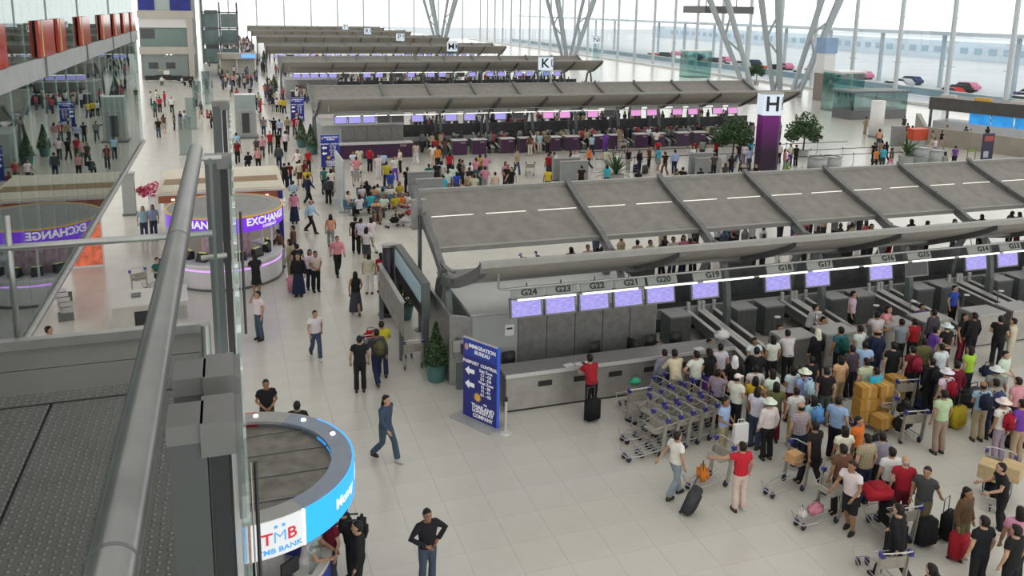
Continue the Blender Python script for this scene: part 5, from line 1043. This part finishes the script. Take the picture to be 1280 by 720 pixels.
# =================================================================== LEFT AND FAR BACKGROUND
CONC = mat('beige_concrete', (.42, .40, .35), .7, 0, .06, .6); GRNG = mat('green_tint_glass', (.13, .20, .18), .15, 0, .12, .3); DKW = mat('dark_window', (.04, .05, .05), .2)
bb = tag(empty('office_block', (-12.2, 136, 0)), 'pale multi-storey block with blue top banners at the hall end', 'building')
MB().box(0, 7.4, .3, 16, 0, 14).build('core', mat('block_core', (.22, .24, .23), .6, 0, .1, .4), bb)
MB().box(.4, 6.5, .05, .3, 0, 3.7).build('ground_glass', mat('ground_glass', (.20, .24, .23), .3, 0, .08, .5), bb)
for x in (1.0, 3.4): MB().box(x, x+1.3, .0, .06, 1.6, 2.5).build('window', DKW, bb)
MB().box(2.3, 2.9, 0, .06, 1.2, 1.4).build('notice', mat('amber_notice', (.5, .4, .2), .5), bb); MB().box(3.0, 3.8, -.02, .06, .7, 1.3).build('notice', WHITE, bb)
MB().box(-.1, 7.6, -.3, .3, 3.7, 4.8).build('slab', CONC, bb); MB().box(.2, 6.6, .1, .3, 4.8, 7.5).build('upper_glass', GRNG, bb); MB().box(.2, 2.1, .06, .1, 6.0, 7.4).build('dark_pane', DKW, bb)
MB().box(.1, 6.6, -.05, .3, 7.6, 9.0).build('white_panel', mat('pale_panel_white', (.60, .60, .59), .5), bb); MB().box(-.1, 7.6, -.3, .3, 9.0, 10.1).build('slab', CONC, bb)
for x0, x1 in ((.1, 2.3), (4.4, 7.2)): MB().box(x0, x1, 0, .25, 10.1, 14).build('blue_banner', mat('deep_blue_banner', (.012, .02, .2), .5, 0, .3, .8), bb)
MB().box(2.3, 4.4, .1, .25, 10.1, 14).build('pale_gap', mat('gap_grey', (.35, .42, .4), .5), bb); MB().box(6.6, 7.4, -.4, .4, 0, 9.1).build('column', CONC, bb)
for x in (3.6, 4.2): MB().cyl(x, -.1, 3.6, 3.7, .15, 8).build('lamp', LIGHT, bb)
lt = tag(empty('lift_tower', (-4.4, 172, 0)), 'steel framed glass lift tower behind the pale block', 'tower')
for x in (0, 3.2, 6.4):
    for y in (0, 4): MB().box(x-.15, x+.15, y-.15, y+.15, 0, 11.5 if x else 13).build('post', GSTEEL, lt)
for z in (3.5, 6.5, 9.5): MB().box(-.15, 6.6, -.15, .15, z, z+.25).build('cross_beam', GSTEEL, lt)
for x in (0, 3.2):
    for z in (.2, 3.8, 6.8): MB().box(x+.2, x+3.0, 0, .05, z, z+2.6).build('pane', mat('lift_dark_glass', (.12, .17, .17), .1, 0, .2, .4), lt)
MB().box(.5, 2.9, .6, 3, 0, 10).build('lift_shaft', DSTEEL, lt)
ib = tag(empty('info_booth', (-1.6, 141, 0)), 'low curved information booth with blue lit sign', 'booth')
MB().extr([(0, 0), (.8, -.7), (2.5, -1.0), (4.5, -.8), (6, 0), (6, 4), (0, 4)], 'z', 2.7, 3.5).build('roof', CONC, ib); MB().extr([(.2, .2), (5.8, .2), (5.8, 3.8), (.2, 3.8)], 'z', 0, 2.7).build('glass_body', mat('booth_cream', (.38, .37, .32), .5, 0, .15, .6), ib); MB().box(3.6, 5.8, -1.0, -.85, 2.9, 3.5).build('sign', mat('sky_sign', (.15, .4, .95), .4, emit=.8), ib)
for x in (.3, 2.8, 5.6): MB().box(x, x+.2, -.1, .1, 0, 2.7).build('post', WHITE, ib)
p = gz(308, 172); lb = tag(empty('lift_kiosk', (p.x, p.y, 0)), 'grey glass lift kiosk box standing in the corridor', 'lift')
MB().box(-.85, .85, -.6, 1.0, .15, 2.6).build('body', mat('kiosk_grey', (.33, .35, .34), .4, .1, .05, 2), lb); MB().box(-.55, .55, -.64, -.6, .3, 2.3).build('door', STEEL, lb); MB().box(-.3, .3, -.66, -.64, .5, 2.2).build('door_glass', DKW, lb); MB().box(-1, 1, -.75, 1.1, 0, .15).build('plinth', DSTEEL, lb); MB().box(-.85, .85, -.5, 1.0, 2.6, 3.7).build('glass_top', mat('kiosk_glass', (.30, .36, .35), .15, 0, .1, 1), lb)
for i, (px_, py_) in enumerate(((233, 194), (240, 162), (247, 134), (262, 130), (258, 118))):
    p = gz(px_, py_); t = tag(empty('glass_screen', (p.x, p.y, 0)), 'free standing greenish glass screen on the floor before the pale block', 'glass screen', 'glass screens before the pale block'); MB().box(-.45, .45, -.03, .03, .1, 2.9).build('pane', glass('screen_glass', (.62, .72, .72), .25, .8, 3), t); MB().box(-.5, .5, -.12, .12, 0, .1).build('foot', STEEL, t)
for i, (px_, py_) in enumerate(((192, 103), (205, 102), (218, 103), (232, 104))):
    p = gz(px_, py_); t = tag(empty('bench', p), 'dark bench in front of the pale block', 'bench', 'dark benches at the pale block'); MB().box(-1.1, 1.1, -.3, .3, .35, .5).build('seat', BLACK, t); MB().box(-1.1, 1.1, .2, .3, .5, .95).build('backrest', BLACK, t)
    for x in (-.9, .9): MB().box(x-.04, x+.04, -.25, .25, 0, .35).build('leg', STEEL, t)
# rows of bags and belts waiting along the partition
# =================================================================== RIGHT BACKGROUND
pw = tag(empty('parapet', (58.3, 58.4, 0)), 'curved beige parapet wall in front of the blue shop', 'parapet')
pts = [(0, 0), (1.2, -3), (2.2, -6), (3.0, -9.5), (3.4, -14)]
for a, b3 in zip(pts[:-1], pts[1:]): MB().extr([a, b3, (b3[0]+.35, b3[1]), (a[0]+.35, a[1])], 'z', 0, 1.55).build('wall_section', mat('parapet_beige', (.30, .27, .23), .6, 0, .1, 1), pw)
MB().extr([(0, 0), (.35, 0), (8, 8.8), (7.6, 9.0)], 'z', 0, 1.5).build('wall_section', mat('parapet_beige', (.3, .27, .23)), pw)
sh = tag(empty('blue_shop', (66.0, 66, 0), math.radians(-70)), 'dark roofed shop counter with glowing blue panels', 'shop')
MB().extr([(0, 0), (14, 0), (14.5, 1.5), (14, 4), (0, 4)], 'z', 2.1, 3.3).build('roof', mat('shop_dark_roof', (.06, .058, .055), .5, 0, .2, 1), sh); MB().box(.3, 13.8, .6, 3.8, 0, .95).build('counter', mat('shop_white', (.5, .52, .55), .4), sh)
for k in range(5): MB().box(3.6+k*2.05, 5.5+k*2.05, .9, 1.0, 1.0, 2.1).build('blue_panel', mat('blue_glow', (.03, .30, .75), .4, 0, .5, 1.2, emit=.6), sh)
for k in range(4): MB().cbox(1.5+k*3.2, .8, 3.45, 1.4, .5, .3).build('roof_sign', mat('roof_sign_%d' % (k % 2), ((.6, .55, .5), (.65, .38, .05))[k % 2], .5), sh)
for x in (.2, 13.8):
    for y in (.2, 3.8): MB().box(x-.1, x+.1, y-.1, y+.1, 0, 2.1).build('post', DSTEEL, sh)
p = gz(1232, 203); ab = tag(empty('advert_board', (p.x, p.y, 0)), 'dark blue advertising board with red heading by the near canopy edge', 'board'); MB().box(-.55, .55, -.05, .05, .1, 2.3).build('panel', mat('advert_navy', (.02, .02, .06), .4), ab); MB().box(-.45, .45, -.06, -.05, 1.7, 2.1).build('heading', mat('advert_red', (.35, .06, .05), .5), ab); MB().box(-.5, .5, -.25, .25, 0, .1).build('foot', BLACK, ab); MB().box(-.4, .1, -.06, -.05, .4, .9).build('print', mat('advert_print', (.4, .4, .5), .5), ab)
p = gz(1213, 203); gf = tag(empty('height_gauge', (p.x, p.y, 0)), 'green topped bag gauge frame beside the advertising board', 'frame'); place('frame', tub([(-.4, 0, 0), (-.4, 0, 1.1), (.4, 0, 1.1), (.4, 0, 0)], r=.04).mesh('frame', DSTEEL), gf); MB().box(-.38, .38, -.03, .03, .85, 1.08).build('green_board', mat('lime_board', (.18, .3, .05), .5), gf); MB().box(-.4, .4, -.2, .2, 0, .04).build('foot', DSTEEL, gf)
p = gz(1145, 186); rk = tag(empty('red_stall', (p.x, p.y, 0)), 'small bright red promotion stall by the round planters', 'stall'); MB().box(-.75, .75, -.4, .4, .8, 1.7).build('red_body', mat('stall_red', (.5, .06, .02), .5), rk); MB().box(-.7, .7, -.35, .35, 0, .8).build('base', WALLG, rk); MB().box(-.8, .8, -.45, .45, 1.7, 1.76).build('lid', mat('stall_lid', (.55, .08, .03), .5), rk)
p = gz(1140, 172); wc = tag(empty('drum_column', (57.2, p.y+1.2, 0)), 'plain white drum column on the bright floor', 'column'); MB().cyl(0, 0, .1, 3.4, .62, 24).build('shaft', WHITE, wc, True); MB().cyl(0, 0, 0, .1, .7, 24).build('base', DSTEEL, wc)
p = gz(1100, 149); ps_ = tag(empty('glass_counter', (p.x, p.y, 0)), 'teal glass counter pavilion near the facade columns', 'pavilion'); MB().box(-4, 3.5, 0, 3, 1.0, 2.9).build('glass_box', glass('pavilion_glass', (.35, .5, .5), .15, .7, 3), ps_); MB().box(-4, 3.5, 0, 3, 0, 1.0).build('counter', DSTEEL, ps_); MB().box(-4.2, 3.7, -.2, 3.2, 2.9, 3.1).build('roof', GSTEEL, ps_)
p = gz(1030, 130); ps_ = tag(empty('brown_pylon', (74.5, 92.5, 0)), 'square pylon with brown base and white top beside the trusses', 'pylon'); MB().box(-.9, .9, -.9, .9, 0, 3.6).build('base', mat('pylon_brown', (.25, .21, .19), .6), ps_); MB().box(-.85, .85, -.85, .85, 3.6, 6.2).build('white_top', WHITE, ps_); MB().box(-.95, .95, -.95, .95, 6.2, 8.2).build('blue_cap', mat('pylon_blue', (.25, .36, .55), .5, 0, .1, 1), ps_)
for i, (px_, py_, w_) in enumerate(((874, 97, 4.5), (1062, 140, 3.5))):
    p = gz(px_, py_); t = tag(empty('glass_cabin', (p.x, p.y, 0)), ['green glass cabin behind the purple row canopy end', 'small glass cabin by the facade gap'][i], 'cabin'); MB().box(-w_/2, w_/2, 0, 3, 0.1, 4.5).build('glass_box', glass('cabin_glass', (.45, .68, .64), .15, .6, 3), t); MB().box(-w_/2-.1, w_/2+.1, -.1, 3.1, 4.5, 4.7).build('roof', RAILW, t); MB().box(-w_/2, w_/2, 0, 3, 0, .1).build('base', GSTEEL, t)
# slanted truss legs carrying the roof
TRW = mat('truss_white', (.40, .45, .47), .45, .1)
def truss(a, b_, label, wd=2.6):
    a, b_ = Vector(a), Vector(b_); t = tag(empty('truss_leg', a), label, 'truss'); d = b_-a; n = d.normalized(); s1 = n.cross(Vector((0, 1, 0))).normalized(); s2 = n.cross(s1).normalized()
    off = [s1*wd*.5, -s1*wd*.5, s2*wd*.8]
    for q in off: MB().tube([q*.4, d*.5+q, d+q*.5], [.3, .42, .34], 8).build('chord', TRW, t)
    for k in range(10):
        f0, f1 = k/10, (k+1)/10; A, B = off[k % 3], off[(k+1) % 3]; MB().tube([d*f0+A*(.4+.6*min(1, 2*f0)), d*f1+B*(.4+.6*min(1, 2*f1))], .16, 6).build('lacing', TRW, t)
    MB().cyl(0, 0, -.3, .3, 1.0, 12).build('foot', WALLG, t)
truss((72, 99, .3), (66, 97, 26.3), 'white truss leg leaning left next to the brown pylon'); truss((73.5, 97, .3), (81, 95, 26.3), 'white truss leg leaning right next to the brown pylon'); truss((69, 101, .3), (60, 106, 26.3), 'darker truss leg rising behind the letter H pillar')
truss((70, 172, .3), (63, 171, 26.3), 'far white truss leg leaning left at the facade'); truss((71, 171, .3), (78, 170, 26.3), 'far white truss leg leaning right at the facade'); truss((58, 240, .3), (52, 240, 26.3), 'distant truss leg leaning left by the far wall'); truss((59, 240, .3), (65, 240, 26.3), 'distant truss leg leaning right by the far wall')
og = tag(empty('overhead_gantry', (69.5, 108, 11.05)), 'dark overhead gantry slab hanging above the truss legs', 'gantry'); MB().box(-6, 2, -3, 3, 0, 1.0).build('deck', DSTEEL, og); MB().tube([(-4, 0, 1), (-4, 0, 13)], .1, 8).build('hanger', STEEL, og); MB().tube([(1, 0, 1), (1, 0, 13)], .1, 8).build('hanger', STEEL, og)
# outside: forecourt road, canopy, railing and cars
rd = struct(MB().box(87, 420, -60, 500, -1.2, -.5).build('floor_forecourt', mat('pale_asphalt', (.40, .43, .45), .8, 0, .06, .1)))
oc = tag(empty('forecourt_canopy', (112, 70, -.5)), 'long pale canopy beam over the forecourt road', 'canopy'); MB().box(-1, 3, -40, 260, 8.6, 9.2).build('beam', mat('forecourt_beam', (.5, .55, .58), .5), oc)
for k in range(18): MB().box(-.25, .25, -30+k*14, -29.5+k*14, 0, 8.6).build('post', mat('forecourt_post', (.42, .48, .52), .5), oc)
orl = tag(empty('forecourt_railing', (97, 60, -.5)), 'bluish glass railing along the forecourt kerb', 'railing'); MB().box(-.05, .05, -20, 230, .2, 1.2).build('glass_band', mat('rail_glass_blue', (.22, .33, .38), .2, 0, .15, .2), orl); MB().box(-.1, .1, -20, 230, 1.2, 1.32).build('top_rail', RAILW, orl)
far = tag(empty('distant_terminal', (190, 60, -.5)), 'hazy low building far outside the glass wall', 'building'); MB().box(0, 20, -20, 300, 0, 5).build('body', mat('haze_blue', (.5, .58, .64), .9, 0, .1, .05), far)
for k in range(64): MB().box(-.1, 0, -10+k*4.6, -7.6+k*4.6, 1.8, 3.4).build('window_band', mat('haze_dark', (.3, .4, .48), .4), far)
car_body = MB().extr([(-2.1, .35), (2.1, .35), (2.1, .8), (1.3, .92), (.7, 1.4), (-1.2, 1.42), (-1.8, .95), (-2.1, .9)], 'x', -.85, .85).mesh('car_body', CLOTH); car_win = MB().extr([(.62, 1.34), (1.12, .95), (-1.6, .97), (-1.15, 1.36)], 'x', -.87, .87).mesh('side_glass', DKW); car_wh = MB().tube([(-.9, 0, .33), (.9, 0, .33)], .33, 12).mesh('wheels', RUB)
cols = [('white', (.6, .6, .6)), ('silver', (.4, .42, .45)), ('dark blue', (.03, .05, .12)), ('red', (.4, .03, .03)), ('black', (.02, .02, .022)), ('pink', (.6, .2, .3))]
for k in range(36):
    n_, c_ = cols[k % 6]; t = tag(empty('car', (101+(k % 3)*5.5, 62+k*3.9, -.5), math.radians(rng.uniform(-5, 5))), n_+' car on the forecourt road outside the glass wall', 'car', n_+' cars outside'); q = place('car_body', car_body, t); q.color = (*c_, 1); place('side_glass', car_win, t)
    for y in (-1.3, 1.3): place('wheel_pair', car_wh, t, (0, y, 0))
# =================================================================== FAR CROWD (past the count limit)
def mini(mb, x, y, s, ta, ba):
    a = rng.uniform(0, 6.28); c_, s_ = math.cos(a)*.22, math.sin(a)*.1
    mb.cur = ba; mb.rings([(x, y, 0, .12*s, .12*s), (x, y, .85*s, .16*s, .16*s)], 6)
    mb.cur = ta; mb.rings([(x, y, .85*s, .17*s, .16*s), (x, y, 1.3*s, .22*s, .16*s), (x, y, 1.45*s, .1*s, .08*s)], 6)
    mb.cur = 6; mb.rings([(x, y, 1.46*s, .07*s, .07*s), (x, y, 1.58*s, .10*s, .1*s), (x, y, 1.7*s, .05*s, .05*s)], 6)
mb = MB()
for yF, n, xr in ((YG+2*PITCH, 190, (7, 48)), (YG+3*PITCH, 120, (7, 48)), (YG+4*PITCH, 60, (7, 48))):
    for k in range(n):
        y = yF-rng.random()**1.6*9-.6 if rng.random() < .75 else yF+rng.uniform(.9, 2.2)
        mini(mb, rng.uniform(*xr), y, rng.uniform(.94, 1.03), rng.randrange(6), rng.choice((0, 0, 1, 4)))
for k in range(230): mini(mb, rng.uniform(-1.0, 6.2)+(rng.random() < .2)*-3, 92+rng.random()**.8*190, rng.uniform(.94, 1.03), rng.randrange(6), rng.choice((0, 0, 1, 4)))
for k in range(110): mini(mb, rng.uniform(14, 47), YG+PITCH+rng.choice((rng.uniform(.9, 2.2), rng.uniform(.9, 2.2), 9.5+rng.random()*4)), rng.uniform(.94, 1.03), rng.choice((0, 0, 1, 5, 3)), 0)
for yF, n, d0, d1 in ((YG+PITCH, 130, 9.4, 16), (YG+2*PITCH, 230, 9.4, 20), (YG+2*PITCH, 90, 1.0, 2.3), (YG+3*PITCH, 150, 9.4, 20)):
    for k in range(n): mini(mb, rng.uniform(8.5 if d0 > 5 else 14, 47), yF+rng.uniform(d0, d1), rng.uniform(.94, 1.03), rng.choice((0, 0, 0, 1, 4, 2, 3, 5)), 0)
for k in range(40): mini(mb, rng.uniform(14, 30), YG+9.2+rng.random()*3.5, rng.uniform(.94, 1.03), rng.randrange(6), 0)
mats6 = [mat('crowd_%d' % i, c) for i, c in enumerate(((.02, .02, .024), (.16, .16, .18), (.55, .55, .54), (.4, .06, .08), (.05, .07, .14), (.45, .35, .22)))]+[mat('crowd_hair', (.03, .022, .018))]
fc = mb.build('distant_crowd', mats6); stuff(fc); tag(fc, 'dense far crowd of travellers at the more distant rows', 'crowd')

# =================================================================== LEFT FLOOR BELOW THE BRIDGE WALL
p = gz(150, 418); t = tag(empty('inspection_desk', (p.x, p.y, 0), math.radians(4)), 'white low inspection desk with dark vent below the bridge wall', 'desk')
MB().box(-.2, 2.2, 0, 1.7, .05, .95).build('body', mat('desk_offwhite', (.45, .44, .4), .5, 0, .05, 2), t); MB().box(-.25, 2.25, -.05, 1.75, .95, 1.0).build('top', mat('desk_top_white', (.56, .55, .51), .4), t); MB().box(.5, 1.0, -.02, 0, .25, .75).build('vent', BLACK, t); MB().box(.4, .7, .8, 1.2, 1.0, 1.05).build('keyboard', DSTEEL, t); MB().box(-.2, 2.2, .05, 1.65, 0, .05).build('plinth', BLACK, t)
for k in range(14): MB().box(1.1+k*.08, 1.13+k*.08, -.03, 0, .3, .8).build('vent_slat', STEEL, t)
person(196, 322, 'sit', 40, 'FtKt', 'c', 's', 'sitting by inspection desk'); person(60, 408, 'stand', 90, 'GtNt', 'c', 's', 'under bridge wall'); person(178, 258, 'stand', 10, 'LtJt', 'c', 'b', 'by pink flower stand'); person(190, 256, 'stand', -10, 'LtJt', 'c', 'b', 'chatting by flower stand')
p = gz(163, 268); t = tag(empty('square_pillar', (p.x, p.y, 0)), 'plain grey square pillar beside the pink flower stand', 'pillar'); MB().box(-.3, .3, -.3, .3, .1, 2.2).build('shaft', WALLG, t); MB().box(-.35, .35, -.35, .35, 0, .1).build('base', DSTEEL, t); MB().box(-.33, .33, -.33, .33, 2.2, 2.28).build('cap', TRIM, t)
p = gz(192, 270); t = tag(empty('flower_stand', (p.x, p.y+.9, 0)), 'pink flower display stand by the square kiosk', 'flowers'); MB().cyl(0, 0, 0, .9, .3, 14).build('stand', WHITE, t); leaf_cloud(500, lumpf([(0, 0, 1.3, .5), (.5, 0, 1.25, .4), (-.5, 0, 1.2, .4)]), .1, 9).build('blossoms', mat('pink_blossom', (.6, .06, .16), .6), t)
p = gz(125, 405); t = tag(empty('chair_row', (p.x-.6, p.y+.6, 0), math.radians(10)), 'row of steel waiting seats under the bridge wall', 'seats')
for k in range(5): MB().extr([(-.22, .42), (.2, .42), (.3, .82), (.27, .83), (.18, .45), (-.22, .45)], 'x', -.25, .25).build('seat', STEEL, t, loc=(-.5-.05*k, k*.62, 0), rz=math.radians(90))
MB().box(-.6, -.5, -.2, 2.8, .34, .42).build('beam', DSTEEL, t)
for y in (.1, 2.4): MB().box(-.8, -.3, y, y+.06, 0, .36).build('leg', DSTEEL, t)
for px_, py_, yw in ((182, 372, 30), (196, 360, -40)): cart(px_, py_, yw, 'baggage cart left beside the white inspection desk', 'carts by the inspection desk')
for o in PEOPLE:
    if 'near_colour' in o.keys(): del o['near_colour']
